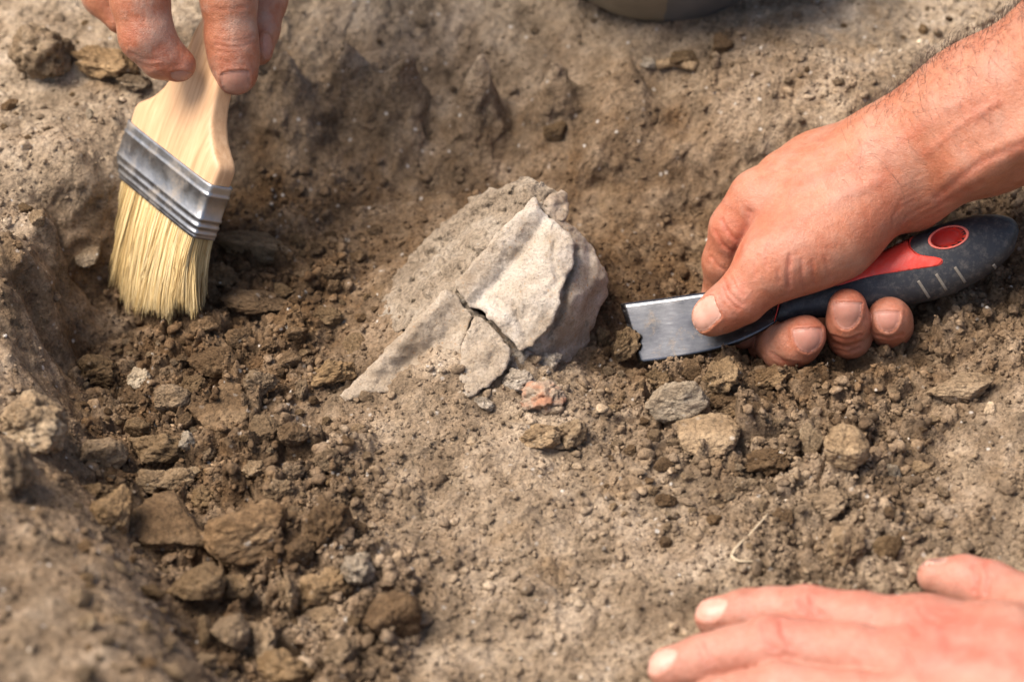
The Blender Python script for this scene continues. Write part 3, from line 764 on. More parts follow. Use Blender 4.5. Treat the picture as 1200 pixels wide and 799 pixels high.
def blade_mat():
    t = NT('blade_steel')
    mp = t.n('ShaderNodeMapping'); mp.inputs['Scale'].default_value = (40, 900, 900); t.l(t.tc.outputs['Object'], mp.inputs[0])
    sc_ = t.noise(1.0, 3, .6, co=mp.outputs[0])
    col = t.ramp(t.noise(55, 5, .6), [(0.32, (0.05, 0.052, 0.055)), (0.68, (0.16, 0.163, 0.167))])
    d = t.ramp(t.noise(170, 6, .72), [(0.56, 0.0), (0.68, 0.6)])
    col = t.mix(d, col, (0.20, 0.15, 0.10))
    return t.set(Base_Color=col, Metallic=t.math('SUBTRACT', 1.0, d), Roughness=t.ramp(t.noise(90, 5, .6), [(0.3, .16), (0.7, .30)]), Normal=t.bump(sc_, 0.00006, 0.35))
M['blade'] = blade_mat()
prof = [(-20,86,15),(-34,87,15.2),(-48,87.5,15.2),(-55,86,15),(-61,81,14.8),(-68,72,14.4),(-76,63,14),(-86,55,13.6),(-98,48,13.2),(-114,43,12.8),(-135,39,12.5),(-155,33,12),(-172,31,11.5),(-188,27,11),(-198,20,9.5),(-203,8,7)]
rings = []
for h, a, t_ in spline(np.array(prof, float), 70):
    x, y = srect(a * 1.19, t_ * 1.12, 72, 6.0); rings.append(bl(x, np.full_like(x, h), y))
mesh_obj('handle', *loft(rings), M['wood'], brush)
rings = []
fp = [(-33.5, 0), (-33, 1.0), (-30, .9), (-25, .7), (-22.5, .6), (-21.6, 1.3), (-20, 1.7), (-18.4, 1.3), (-17.5, .6), (7, .6), (8, 1.4), (9.6, 1.8), (11.2, 1.4), (12.2, .6), (16, .6), (17, 1.4), (18.6, 1.8), (20.2, 1.4), (21.2, .6), (24.5, .6), (25.5, 1.2), (27, 1.5), (28.5, 1.2), (29.3, .7), (30, .8), (33, 1.0), (33.5, -.2), (33, -1.5), (20, -1.6)]
for h, off in fp:
    x, y = srect(105 + off, 17.6 + off, 88, 9); rings.append(bl(x, np.full_like(x, h), y))
fer = mesh_obj('ferrule', *loft(rings), M['ferrule'], brush)
def rivet(a, h):
    rg = []
    for q, r_ in ((-1, 3.4), (1.0, 3.2), (1.9, 2.2), (2.3, .6)):
        th = np.linspace(0, 2 * np.pi, 12, endpoint=False); rg.append(bl(a + r_ * np.cos(th), h + r_ * .8 * np.sin(th), np.full(12, -17.9 - q)))
    mesh_obj('rivet', *loft(rg), M['ferrule'], fer)
rivet(-70, -6); rivet(8, 0)
# bristles
nbr = 6200
aa = rng.uniform(-101, 101, nbr); tt = rng.uniform(-15, 15, nbr)
fa = (aa + 101) / 202
Lb = 96 + 34 * np.sin(np.pi * np.clip(fa * 1.05, 0, 1)) ** 1.3 - 8 * fa + rng.normal(0, 5, nbr)
Lb += 11 * fbm(aa * .07, tt * .07, octv=2, seed=3)
spa = (aa / 88) * rng.uniform(2, 11, nbr) + rng.normal(0, 3.0, nbr) + 15 * fbm(aa * .05, tt * .1, octv=3, seed=9); spt = (tt / 13) * 5 + rng.normal(0, 2.4, nbr)
seg = np.array([0, .3, .6, .85, 1.0]); rb = np.array([.62, .6, .52, .38, .16])
bx = aa[:, None] + spa[:, None] * seg ** 1.8; bt = tt[:, None] + spt[:, None] * seg ** 1.6 ; bh = 26 + Lb[:, None] * seg
bx = bx + (seg ** 1.7) * (26 - 24 * fa[:, None]); bt = bt + (seg ** 1.7) * 12
th = np.array([0, 2.094, 4.189])
VX = bx[..., None] + rb[None, :, None] * np.cos(th); VT = bt[..., None] + rb[None, :, None] * np.sin(th); VH = np.repeat(bh[..., None], 3, 2)
bv = bl(VX, VH, VT).reshape(-1, 3)
fs = []
for s_ in range(4):
    for k in range(3):
        k2 = (k + 1) % 3; fs.append((s_ * 3 + k, s_ * 3 + k2, s_ * 3 + 3 + k2, s_ * 3 + 3 + k))
fs = np.array(fs)
ff = (fs[None] + (np.arange(nbr) * 15)[:, None, None]).reshape(-1, 4)
def bristle_mat():
    t = NT('bristle')
    c = t.ramp(t.attr('tint'), [(0.0, (0.40, 0.26, 0.10)), (0.4, (0.62, 0.45, 0.20)), (1.0, (0.80, 0.66, 0.38))])
    return t.set(Base_Color=c, Roughness=0.5, Specular_IOR_Level=0.4)
bo = mesh_obj('bristles', bv, ff, bristle_mat(), brush)
fattr(bo, 'tint', np.repeat(np.clip(rng.uniform(0, 1, nbr) * .7 + .3 * fbm(aa * .2, tt * .2, octv=2, seed=4) + .15, 0, 1), 15))
bo['kind'] = 'stuff'

# ------------------------------------------------------------------ PUTTY KNIFE
knife = empty('putty_knife', Q(920, 362, -59))
tag(knife, 'putty knife with red and black handle held against the artifact', 'knife')
def handle_mat(name, c, rough):
    t = NT(name)
    dust = t.math('MULTIPLY', t.ramp(t.noise(420, 6, .75), [(0.48, 0.0), (0.72, 1.0)]), .22)
    col = t.mix(dust, c, (0.34, 0.29, 0.23))
    return t.set(Base_Color=col, Roughness=t.ramp(t.noise(160, 5), [(0.3, rough * .8), (0.7, rough * 1.2)]), Specular_IOR_Level=0.45,
                 Normal=t.bump(t.noise(900, 4), 0.00025, 0.5))
M['rubber'] = handle_mat('rubber_black', (0.022, 0.024, 0.028), .5)
M['red'] = handle_mat('plastic_red', (0.74, 0.06, 0.038), .45)
M['rib'] = plain('rib_dusty', (0.17, 0.15, 0.12), .8)
M['red_edge'] = handle_mat('plastic_pale_red', (0.70, 0.16, 0.12), .5)
HS = spline(np.array([(914,361,16,-57,15),(925,359.5,18,-58,17),(940,355,20,-58,19),(960,350,23,-59,22),(1000,339,31,-61,27),(1040,326,39,-63,30),(1080,312,45.5,-65,31),(1120,301,47,-67,30),(1150,292.5,41.5,-68,27),(1172,286,32,-69,23),(1184,283,23,-70,18),(1191,282.5,12,-70,10)], float), 190)
rings = []
NH = 150
th = np.linspace(0, 2 * np.pi, NH, endpoint=False)
cs, sn = np.sign(np.cos(th)) * np.abs(np.cos(th)) ** .78, np.sign(np.sin(th)) * np.abs(np.sin(th)) ** .86
for u, v, hv, w_, hw in HS: rings.append(Q(np.full(NH, u) - .28 * hv * sn, v + hv * sn, w_ - hw * cs))
hv_, hf_ = loft(rings)
hp = proj(hv_); ca, sa = math.cos(-.24), math.sin(-.24)
ex, ey = hp[:, 0] - 1111.5, hp[:, 1] - 278
er = np.hypot((ex * ca + ey * sa) / 20.5, (-ex * sa + ey * ca) / 11.2)
front = hp[:, 2] < -66
hb = BVHTree.FromPolygons([Vector(v) for v in hv_], [tuple(f) for f in hf_])
hv0 = hv_.copy()
hv_ = hv_ + FV * (.75 * sstep(1.06, .86, er) * front)[:, None]
hand_le = mesh_obj('handle', hv_, hf_, M['rubber'], knife)
hand_le.data.materials.append(M['red'])
inside = (er < 1.05) & front
for f_, pl_ in zip(hf_, hand_le.data.polygons):
    if all(inside[k] for k in f_): pl_.material_index = 1
def bvh_of(verts, faces): return BVHTree.FromPolygons([Vector(v) for v in verts], [tuple(f) for f in faces])
def pinside(pt, poly):
    x, y = pt; c = False
    for (x1, y1), (x2, y2) in zip(poly, np.roll(poly, -1, 0)):
        if (y1 > y) != (y2 > y) and x < (x2 - x1) * (y - y1) / (y2 - y1 + 1e-12) + x1: c = not c
    return c
def decal(name, outline, bvh, mat, parent, lift=.03, step=2.0, dome=0.0, sink=.06, soft=True, dig=0.0):
    """thin real plate lying on a surface; its outline is seen at the given pixels"""
    o = np.array(outline, float)
    if soft:
        o2 = spline(np.vstack([o, o[:1]]), len(o) * 4)[:-1]
    else: o2 = o
    pts = []
    for a, b in zip(o2, np.roll(o2, -1, 0)):
        n = max(1, int(np.hypot(*(b - a)) / step))
        for k in range(n): pts.append(a + (b - a) * k / n)
    pts = np.array(pts); nb = len(pts)
    g = np.stack(np.meshgrid(np.arange(o2[:, 0].min(), o2[:, 0].max(), step), np.arange(o2[:, 1].min(), o2[:, 1].max(), step)), -1).reshape(-1, 2)
    dm = np.min(np.hypot(g[:, None, 0] - pts[None, :, 0], g[:, None, 1] - pts[None, :, 1]), 1)
    g = np.array([q for q, d_ in zip(g, dm) if d_ > step * .5 and pinside(q, pts)]).reshape(-1, 2)
    r = delaunay_2d_cdt([Vector(p) for p in np.vstack([pts, g])], [], [list(range(nb))], 1, 1e-5)
    V2 = np.array([p[:] for p in r[0]]); F = [tuple(f) for f in r[2]]
    db = np.min(np.hypot(V2[:, None, 0] - pts[None, :, 0], V2[:, None, 1] - pts[None, :, 1]), 1)
    top, bot, bad = [], [], 0
    last = None
    for (u, v), d_ in zip(V2, db):
        ray = FV + (u - 600) * KPX * RV - (v - 399.5) * KPX * UV
        loc, nrm, _, _ = bvh.ray_cast(Vector(CAM), Vector(ray).normalized())
        if loc is None:
            loc, nrm = (last if last else (Vector(Q(u, v, 0)), Vector(-FV))); bad += 1
        if nrm.dot(Vector(ray)) > 0: nrm = -nrm
        last = (loc, nrm)
        k = 1 - math.exp(-(d_ / 2.5) ** 2)
        top.append(np.array(loc + nrm * (lift * (.35 + .65 * k) + dome * k))); bot.append(np.array(loc - nrm * sink))
    n = len(V2); be = {}
    for f in F:
        for a, b in zip(f, f[1:] + f[:1]):
            if (b, a) in be: del be[(b, a)]
            else: be[(a, b)] = 1
    faces = [f[::-1] for f in F] + [tuple(i + n for i in f) for f in F] + [(a, b, b + n, a + n) for a, b in be]
    return mesh_obj(name, np.vstack([top, bot]), faces, mat, parent)
inlay = decal('red_inlay', [(960,338),(985,334),(998,330),(1023,323),(1056,318),(1090,313),(1103,310),(1104,304),(1095,301),(1080,299),(1070,293),(1066.5,286),(1070,278),(1082,267.5),(1098,260),(1112,256),(1092,260.5),(1073,267),(1050,275),(1030,284),(1005,298),(980,316)], hb, M['red'], knife, lift=.025)
ov = lambda cx, cy, a, b, ang, n=28: [(cx + a * math.cos(t) * math.cos(ang) - b * math.sin(t) * math.sin(ang), cy + a * math.cos(t) * math.sin(ang) + b * math.sin(t) * math.cos(ang)) for t in np.linspace(0, 2 * np.pi, n, endpoint=False)]
rg = []
for k_, lf in ((1.02, -.05), (1.06, .03), (1.12, .05), (1.19, .03), (1.22, -.05)):
    row = []
    for u, v in ov(1111.5, 278, 20.5 * k_, 11.2 * k_, -.24, 40):
        ray = Vector(FV + (u - 600) * KPX * RV - (v - 399.5) * KPX * UV).normalized(); lc, nm, _, _ = hb.ray_cast(Vector(CAM), ray)
        row.append(np.array(lc) - np.array(ray) * lf)
    rg.append(row)
mesh_obj('hole_ring', *loft(rg, cap=False), M['red_edge'], knife)
for a, b in (((1076, 329), (1089, 349)), ((1097, 321), (1109, 340)), ((1119, 313), (1131, 331)), ((1164, 310), (1171, 319))):
    a, b = np.array(a, float), np.array(b, float); dn = (b - a) / np.hypot(*(b - a)); nn_ = np.array([-dn[1], dn[0]]) * 1.7
    decal('grip_rib', [a + nn_, b + nn_, b - nn_, a - nn_], hb, M['rib'], knife, lift=.05, soft=False)
ring = []
for u, v, hv, w_, hw in HS[:3]: ring.append(Q(np.full(NH, u) - .28 * hv * sn - 3, v + hv * sn * 1.03, w_ - hw * cs * 1.03))
mesh_obj('red_collar', *loft(ring), M['red'], knife)
# blade: a thin bent steel sheet
nl, nw = 40, 14; bvv = []
for i in range(nl + 1):
    s = i / nl
    far = spline(np.array([(727,356,-10),(780,349,-26),(835,342,-40),(880,344,-50),(915,352,-56),(930,352,-58)], float), nl + 1)[i]
    near = spline(np.array([(749,427,-26),(800,420,-42),(850,408,-52),(890,390,-57),(915,374,-60),(930,370,-60)], float), nl + 1)[i]
    for j in range(nw + 1):
        q = far + (near - far) * j / nw; bvv.append(Q(q[0], q[1], q[2]))
bvv = np.array(bvv); gi = np.arange((nl + 1) * (nw + 1)).reshape(nl + 1, nw + 1)
q4 = np.stack([gi[:-1, :-1], gi[:-1, 1:], gi[1:, 1:], gi[1:, :-1]], -1).reshape(-1, 4)
nbk = len(bvv); under = bvv + FV * .06 + np.array([0, .02, -.05])
rim = list(gi[:, 0]) + list(gi[-1, 1:]) + list(gi[::-1, -1][1:]) + list(gi[0, ::-1][1:-1])
faces = [tuple(f) for f in q4] + [tuple(f[::-1] + nbk) for f in q4] + [(a, b, b + nbk, a + nbk) for a, b in zip(rim, rim[1:] + rim[:1])]
mesh_obj('blade', np.vstack([bvv, under]), faces, M['blade'], knife)

# ------------------------------------------------------------------ BOWL
bc = Gz(775, -22, 4.3)
pf = [(0, .12), (2.2, .08), (2.9, .0), (3.3, .06), (3.65, .35), (4.1, .95), (4.7, 1.9), (5.3, 3.2), (5.7, 4.6), (5.9, 5.6), (6.05, 5.75), (6.05, 5.55), (5.6, 4.5), (5.1, 3.0), (4.4, 1.7), (3.6, .7), (2.5, .35), (0, .3)]
sp = spline(np.array(pf), 70); ths = np.linspace(0, 2 * np.pi, 72, endpoint=False)
bz = zbil(bc[0:1], bc[1:2])[0] - .05
rings = [np.stack([bc[0] + max(r, .001) * np.cos(ths), bc[1] + max(r, .001) * np.sin(ths), np.full(72, bz + z)], -1) for r, z in sp]
def bowl_mat():
    t = NT('bowl_enamel')
    sx_ = t.n('ShaderNodeSeparateXYZ'); t.l(t.tc.outputs['Object'], sx_.inputs[0])
    f = t.math('GREATER_THAN', t.math('ADD', sx_.outputs[0], t.math('MULTIPLY', t.noise(120), .002)), .0)
    a = t.ramp(t.noise(45, 5), [(0.3, (0.15, 0.13, 0.09)), (0.7, (0.24, 0.21, 0.15))]); b = t.ramp(t.noise(60, 5), [(0.3, (0.07, 0.08, 0.085)), (0.7, (0.12, 0.13, 0.135))])
    return t.set(Base_Color=t.mix(f, a, b), Roughness=.42)
bowl = mesh_obj('bowl', *loft(rings, cap=False), bowl_mat(), loc_cm=(bc[0], bc[1], bz))
tag(bowl, 'round-bottomed olive and slate bowl standing on the ground behind the pit', 'bowl')
# ------------------------------------------------------------------ HANDS
def rc(p, a, b, ra, rb):
    ab = b - a; L2 = ab @ ab
    x, y, z = p[0] - a[0], p[1] - a[1], p[2] - a[2]
    t = np.clip((x * ab[0] + y * ab[1] + z * ab[2]) * (1 / L2), 0, 1)
    x = x - t * ab[0]; y = y - t * ab[1]; z = z - t * ab[2]
    return np.sqrt(x * x + y * y + z * z) - (ra + (rb - ra) * t)
def smin(a, b, k):
    h = np.maximum(k - np.abs(a - b), 0) / k
    return np.minimum(a, b) - h * h * k * .25
def chain(js, k):
    """js: list of (xyz, r); far segments are skipped when the box of points cannot reach them"""
    segs = [(a.astype(np.float32), b.astype(np.float32), np.float32(ra), np.float32(rb)) for (a, ra), (b, rb) in zip(js[:-1], js[1:])]
    def f(p, cen, rad):
        o = None
        for a, b, ra, rb in segs:
            if rc(cen, a, b, ra, rb) > rad + 2.0: continue
            d = rc(p, a, b, ra, rb); o = d if o is None else smin(o, d, k)
        return o
    return f
def surface(f, lo, hi, h, B=8):
    n = np.ceil((hi - lo) / h / B).astype(int)
    cc = np.stack(np.meshgrid(*[np.arange(m) for m in n], indexing='ij'), -1).reshape(-1, 3)
    cen = lo + (cc * B + (B - 1) / 2) * h
    dv = np.concatenate([f(c) for c in np.array_split(cen, max(1, len(cen) // 4000))])
    act = np.abs(dv) < B * h * 1.35
    F = np.where(dv < 0, -1.0, 1.0).astype(np.float32).reshape(n)
    for ax in range(3): F = np.repeat(F, B, ax)
    off = np.stack(np.meshgrid(*[np.arange(B)] * 3, indexing='ij'), -1).reshape(-1, 3)
    for blk in np.array_split(cc[act], max(1, act.sum() // 60)):
        ii = (blk[:, None] * B + off[None]).reshape(-1, 3)
        F[ii[:, 0], ii[:, 1], ii[:, 2]] = f(lo + ii * h)
    S = F < 0
    cs = S[:-1, :-1, :-1].astype(np.int8)
    cn = 0
    for a in (0, 1):
        for b in (0, 1):
            for c in (0, 1):
                cn = cn + S[a:S.shape[0] - 1 + a, b:S.shape[1] - 1 + b, c:S.shape[2] - 1 + c].astype(np.int8)
    ci = np.argwhere((cn > 0) & (cn < 8))
    dims = np.array(cn.shape); key = (ci[:, 0] * dims[1] + ci[:, 1]) * dims[2] + ci[:, 2]
    acc = np.zeros((len(ci), 3)); cnt = np.zeros(len(ci))
    C8 = [(a, b, c) for a in (0, 1) for b in (0, 1) for c in (0, 1)]
    val = {c: F[ci[:, 0] + c[0], ci[:, 1] + c[1], ci[:, 2] + c[2]] for c in C8}
    for c in C8:
        for ax in range(3):
            if c[ax] == 0:
                e = list(c); e[ax] = 1; e = tuple(e)
                a, b = val[c], val[e]; m = (a < 0) != (b < 0)
                t = np.where(m, a / np.where(m, a - b, 1), 0)
                pt = np.array(c, float)[None].repeat(len(ci), 0); pt[:, ax] += t
                acc += pt * m[:, None]; cnt += m
    V = lo + (ci + acc / cnt[:, None]) * h
    quads = []
    for ax in range(3):
        s0 = [slice(None)] * 3; s1 = [slice(None)] * 3; s0[ax] = slice(None, -1); s1[ax] = slice(1, None)
        ed = np.argwhere(S[tuple(s0)] != S[tuple(s1)])
        b, c = (ax + 1) % 3, (ax + 2) % 3
        ed = ed[(ed[:, b] > 0) & (ed[:, c] > 0) & (ed[:, b] < dims[b]) & (ed[:, c] < dims[c])]
        neg = S[tuple(ed.T)]
        q = []
        for db, dc in ((-1, -1), (0, -1), (0, 0), (-1, 0)):
            e = ed.copy(); e[:, b] += db; e[:, c] += dc
            q.append(np.searchsorted(key, (e[:, 0] * dims[1] + e[:, 1]) * dims[2] + e[:, 2]))
        q = np.stack(q, 1); q[~neg] = q[~neg][:, ::-1]
        quads.append(q)
    return V, np.vstack(quads)
def relax(V, Fq, it, lam=.5):
    e = np.vstack([Fq[:, [0, 1]], Fq[:, [1, 2]], Fq[:, [2, 3]], Fq[:, [3, 0]]]); n = len(V)
    deg = np.bincount(e.ravel(), minlength=n).astype(float)
    for k in range(it):
        m = np.stack([np.bincount(e[:, 0], V[e[:, 1], i], n) + np.bincount(e[:, 1], V[e[:, 0], i], n) for i in range(3)], 1) / deg[:, None]
        V = V + (lam if k % 2 == 0 else -lam * .9) * (m - V)
    return V
def vnormals(V, Fq):
    fn = np.cross(V[Fq[:, 2]] - V[Fq[:, 0]], V[Fq[:, 3]] - V[Fq[:, 1]]); n = len(V); out = np.zeros((n, 3))
    for k in range(4):
        for i in range(3): out[:, i] += np.bincount(Fq[:, k], fn[:, i], n)
    return out / (np.linalg.norm(out, axis=1)[:, None] + 1e-12)
def J(u, v, wpx, r):
    return (Q(u, v, wpx), r * .03 * (1 + wpx * .03 / D))
def JZ(u, v, z, rcm):
    return (Gz(u, v, z), rcm)
def build_hand(name, palm, kpalm, fingers, loc, mat, h, creases=(), nails=(), reds=(), kf=.55, tendons=()):
    pj = [x for c in palm for x in c]; allj = pj + [x for f, _ in fingers for x in f]
    P = np.array([a for a, _ in allj]); R = np.array([r for _, r in allj])
    lo = (P - R[:, None]).min(0) - .5; hi = (P + R[:, None]).max(0) + .5
    pf = [chain(c, kpalm) for c in palm]; ff = [(chain(c, .25), k) for c, k in fingers]
    def f(p):
        p = p.astype(np.float32); mn, mx = p.min(0), p.max(0)
        cen = (mn + mx) / 2; rad = float(np.linalg.norm(mx - mn)) / 2
        p = (p[:, 0].copy(), p[:, 1].copy(), p[:, 2].copy())
        d = None
        for g in pf:
            x = g(p, cen, rad)
            if x is not None: d = x if d is None else smin(d, x, kpalm)
        if d is None: d = np.full(len(p[0]), 2.0, np.float32)
        out = d
        for g, k in ff:
            x = g(p, cen, rad)
            if x is not None: out = np.minimum(out, smin(d, x, k))
        return out
    V, Fq = surface(f, lo, hi, h)
    V = relax(V, Fq, 4, .5)
    N = vnormals(V, Fq)
    pr = proj(V); facing = sstep(-.05, .25, -(N @ FV))
    # nearest layer only: creases belong to the surface seen at that pixel
    red = np.zeros(len(V)); disp = np.zeros(len(V))
    bv = bvh_of(V, Fq)
    vis = np.ones(len(V), bool)
    need = np.zeros(len(V), bool)
    for c in list(creases) + [(n[0], 0, 8) for n in nails]:
        a = np.array(c[0], float)
        need |= (pr[:, 0] > a[:, 0].min() - 16) & (pr[:, 0] < a[:, 0].max() + 16) & (pr[:, 1] > a[:, 1].min() - 16) & (pr[:, 1] < a[:, 1].max() + 16)
    for i in np.nonzero(need & (facing > .02))[0]:
        ry = V[i] - CAM; L = np.linalg.norm(ry)
        lc, _, _, dist = bv.ray_cast(Vector(CAM), Vector(ry / L))
        vis[i] = dist is not None and dist > L - .25
    for poly, dep, wd in creases:
        d = seg_dist(pr[:, 0], pr[:, 1], np.array(poly, float))
        prof = -np.exp(-(d / wd) ** 2) + .18 * np.exp(-((d - 2.2 * wd) / (1.1 * wd)) ** 2)
        disp += .8 * dep * prof * facing * vis
        red += .5 * min(1, abs(dep) / .05) * np.exp(-(d / (wd * 1.5)) ** 2) * facing * vis
    for poly, mt in nails:
        pl = np.array(poly, float); cl = spline(np.vstack([pl, pl[:1]]), len(pl) * 4)
        d = seg_dist(pr[:, 0], pr[:, 1], cl)
        sel = vis & (facing > 0) & (d < 30)
        ins = np.zeros(len(V), bool)
        for i in np.nonzero(sel)[0]: ins[i] = pinside(pr[i, :2], cl)
        disp += np.where(ins, -.035, .03 * np.exp(-((d - 2.2) / 2.4) ** 2)) * facing * vis * (d < 25)
    for pt, rad, amt in reds:
        red += amt * np.exp(-(((V - pt[0]) ** 2).sum(1)) / (rad * rad))
    V = V + N * disp[:, None]
    o = mesh_obj(name, V, Fq, mat, loc_cm=loc)
    fattr(o, 'red', np.clip(red, 0, 1))
    b2 = bvh_of(V, Fq)
    for poly, mt in nails: decal('fingernail', poly, b2, M[mt], o, lift=.018, step=1.6, sink=.05)
    return o, V, N, Fq, b2

# --- hand holding the knife
KN = {
 'thumb': [J(1030,228,-72,32), J(905,309,-112,36.5), J(868,349,-108,30.5), J(848,362,-102,26.5), J(834,371,-97,23.5)],
 'index': [J(884,232,-66,31), J(862,268,-48,30), J(850,306,-22,26), J(848,345,12,24), J(872,392,-22,17)],
 'middle': [J(918,212,-38,32), J(896,315,28,29), J(905,402,-8,27), J(921,407,-62,28), J(935,400,-84,26.5), J(944,393,-96,24)],
 'ring': [J(957,205,-8,31), J(968,335,34,27), J(992,396,-12,25), J(996,394,-64,24.5), J(994,376,-92,24.5), J(993,361,-104,23)],
 'little': [J(996,203,18,28), J(1020,325,36,24), J(1040,386,-6,23), J(1044,382,-58,24.5), J(1043,376,-80,25), J(1042,372,-90,24)],
}
palm = [
 [J(1050,192,-80,58), J(960,240,-78,46), J(905,238,-74,36)],
 [J(1045,190,-50,60), J(960,205,-40,40), J(920,214,-38,34)],
 [J(1045,195,-25,52), J(975,205,-10,40), J(960,206,-8,34)],
 [J(1050,200,-5,46), J(1000,205,16,32)],
 [J(1045,224,-85,32), J(1000,252,-98,41), J(972,276,-103,47), J(935,296,-110,39), J(905,309,-112,36)],      # thenar
 [J(1050,188,-88,62), J(1150,137,-130,78), J(1300,60,-185,98), J(1560,-80,-270,125)],                        # forearm, radius side
 [J(1055,192,-40,57), J(1150,142,-85,74), J(1300,64,-135,96), J(1560,-74,-215,125)],                         # ulna side
 [J(1078,246,-78,14), J(1140,196,-178,9), J(1215,158,-226,12)],                                               # tendon
]
cre = [
 ([(879,250),(875,266),(868,282),(862,300)], .065, 4.5), ([(846,258),(852,270),(862,282)], .045, 2.2), ([(838,271),(848,288),(860,296)], .04, 2.2), ([(834,302),(842,312),(852,318)], .03, 2),
 ([(848,328),(852,340),(860,349),(870,357)], .045, 2.4), ([(845,333),(850,347),(858,356),(866,362)], .035, 2.0), ([(856,325),(862,336),(872,346)], .022, 1.8),
 ([(926,300),(924,318),(925,336)], .05, 2.6), ([(940,304),(940,322),(943,338)], .032, 2.2), ([(952,306),(953,320),(956,333)], .028, 2.2), ([(912,316),(913,330)], .025, 2),
 ([(1046,266),(1047,254),(1056,243),(1070,235)], .016, 2.0), ([(1054,266),(1066,251),(1088,240)], .018, 1.9), ([(1064,264),(1086,250),(1112,236)], .016, 2.0), ([(1076,262),(1100,250),(1136,234)], .018, 2.0), ([(1048,250),(1056,236),(1076,226)], .012, 1.9),
 ([(1098,232),(1122,212),(1150,190),(1200,168)], .05, 5.0), ([(1100,240),(1124,228),(1150,214)], .03, 3),
 ([(1010,178),(980,200),(950,214),(925,222)], -.035, 6), ([(1030,212),(1000,224),(965,244),(930,262)], -.03, 6), ([(1120,120),(1080,150),(1040,176)], -.025, 6), ([(1170,120),(1120,150),(1085,180)], -.03, 5),
 ([(900,286),(896,300),(900,314)], .02, 2.2), ([(888,300),(884,312),(886,326)], .018, 2.2), ([(968,300),(970,316),(974,326)], .02, 2.2),
 ([(905,414),(921,424),(938,426)], .04, 1.9), ([(909,420),(926,429),(944,428)], .035, 1.8), ([(975,394),(992,399),(1009,393)], .045, 1.9), ([(976,402),(993,407),(1009,400)], .04, 1.9), ([(978,409),(993,413),(1007,408)], .03, 1.8), ([(1026,393),(1042,397),(1058,392)], .035, 1.8), ([(1028,399),(1042,402),(1054,398)], .03, 1.8),
]
nl_ = [
 ([(929.5,389),(931,386),(946,384.5),(961,384.5),(963,387),(963,398),(957,408),(947,413),(937,409),(931,400)], 'nail'),
 ([(976.5,357),(978,354.5),(993,354),(1008,354.5),(1009.5,357),(1008,371),(1001,382),(992,386),(983,382),(978,371)], 'nail'),
 ([(1026,367),(1028,365),(1040,364.5),(1052.5,365),(1054.5,367),(1053,378),(1048,386),(1041,389),(1033,386),(1028,378)], 'nail'),
 ([(811,371),(814,361),(821,352),(830,347),(836,347),(839,356),(843,365),(845,371),(838,378),(829,386),(820,388),(813,382)], 'nail_pale'),
]
reds = [(J(862,268,-60,1), 1.3, .55), (J(868,349,-130,1), 1.0, .25), (J(944,385,-115,1), .9, .5), (J(993,350,-120,1), .9, .5), (J(1042,362,-110,1), .9, .45), (J(1060,255,-120,1), 1.6, .35), (J(905,300,-140,1), 1.4, .2)]
FG = [(KN['thumb'], .7), (KN['index'], .6), (KN['middle'], .25), (KN['ring'], .12), (KN['little'], .25)]
khand, KV, KNm, KF, kb = build_hand('hand', palm, 1.1, FG, Q(1040, 220, -60), M['skin'], .052, cre, nl_, reds)
tag(khand, 'tanned hand with hairy forearm gripping the red and black putty knife', 'hand')
# hair on the forearm
pr = proj(KV); cand = np.nonzero((pr[:, 0] > 985) & (pr[:, 0] < 1330) & (KNm @ FV < .35) & (KNm[:, 2] > -.1))[0]
AX = Q(1150, 140, -130) - Q(1050, 196, -88); AX /= np.linalg.norm(AX)
HV, HF = [], []
upness = -(pr[cand, 1] - (135 - (pr[cand, 0] - 1000) * .58))
wgt = np.exp(upness / 32.0) * np.clip((pr[cand, 0] - 975) / 70, .1, 1); wgt /= wgt.sum()
for i in rng.choice(cand, 2000, p=wgt, replace=False):
    n_ = KNm[i]; tdir = np.cross(n_, AX) * rng.choice((-.9, .9), p=(.75, .25)) + AX * rng.uniform(.2, .9) + rng.normal(0, .25, 3); tdir -= n_ * (tdir @ n_); tdir /= np.linalg.norm(tdir) + 1e-9
    L_ = rng.uniform(.35, .95); s = np.linspace(0, 1, 5)[:, None]
    pts = KV[i] + n_ * (.42 * np.sin(s * 2.0) * L_ * rng.uniform(.5, 1.2)) + tdir * s * L_ + rng.normal(0, .12, 3) * s * s * L_
    v_, f_ = tube(pts, np.linspace(.0052, .002, 5), 3); b_ = sum(len(x) for x in HV)
    HV.append(v_); HF += [tuple(k + b_ for k in q) for q in f_ if len(q) == 4]
ho = mesh_obj('arm_hair', np.vstack(HV), HF, M['hair'], khand); ho['kind'] = 'stuff'

# --- hand resting on the ground
fing = [
 ([JZ(1085,742,2.75,1.0), JZ(1010,728,2.45,.86), JZ(945,719,2.1,.84), JZ(905,717,1.8,.74), JZ(875,719,1.55,.73), JZ(838,723,1.3,.62)], .7),
 ([JZ(1085,790,2.95,1.05), JZ(1000,766,2.7,.9), JZ(905,757,2.3,.9), JZ(860,765,1.9,.78), JZ(825,774,1.6,.76), JZ(785,783,1.3,.66)], .7),
 ([JZ(1090,845,2.8,1.0), JZ(1005,822,2.55,.88), JZ(915,810,2.2,.86), JZ(872,817,1.8,.76), JZ(838,824,1.5,.74), JZ(800,835,1.25,.62)], .7),
 ([JZ(1105,900,2.4,.92), JZ(1040,885,2.2,.76), JZ(970,880,1.9,.74), JZ(925,888,1.5,.66), JZ(885,898,1.2,.55)], .7),
 ([JZ(1300,790,2.4,1.25), JZ(1215,718,2.1,1.0), JZ(1160,690,1.85,.84), JZ(1130,680,1.7,.76), JZ(1096,675,1.5,.56)], 1.2),
]
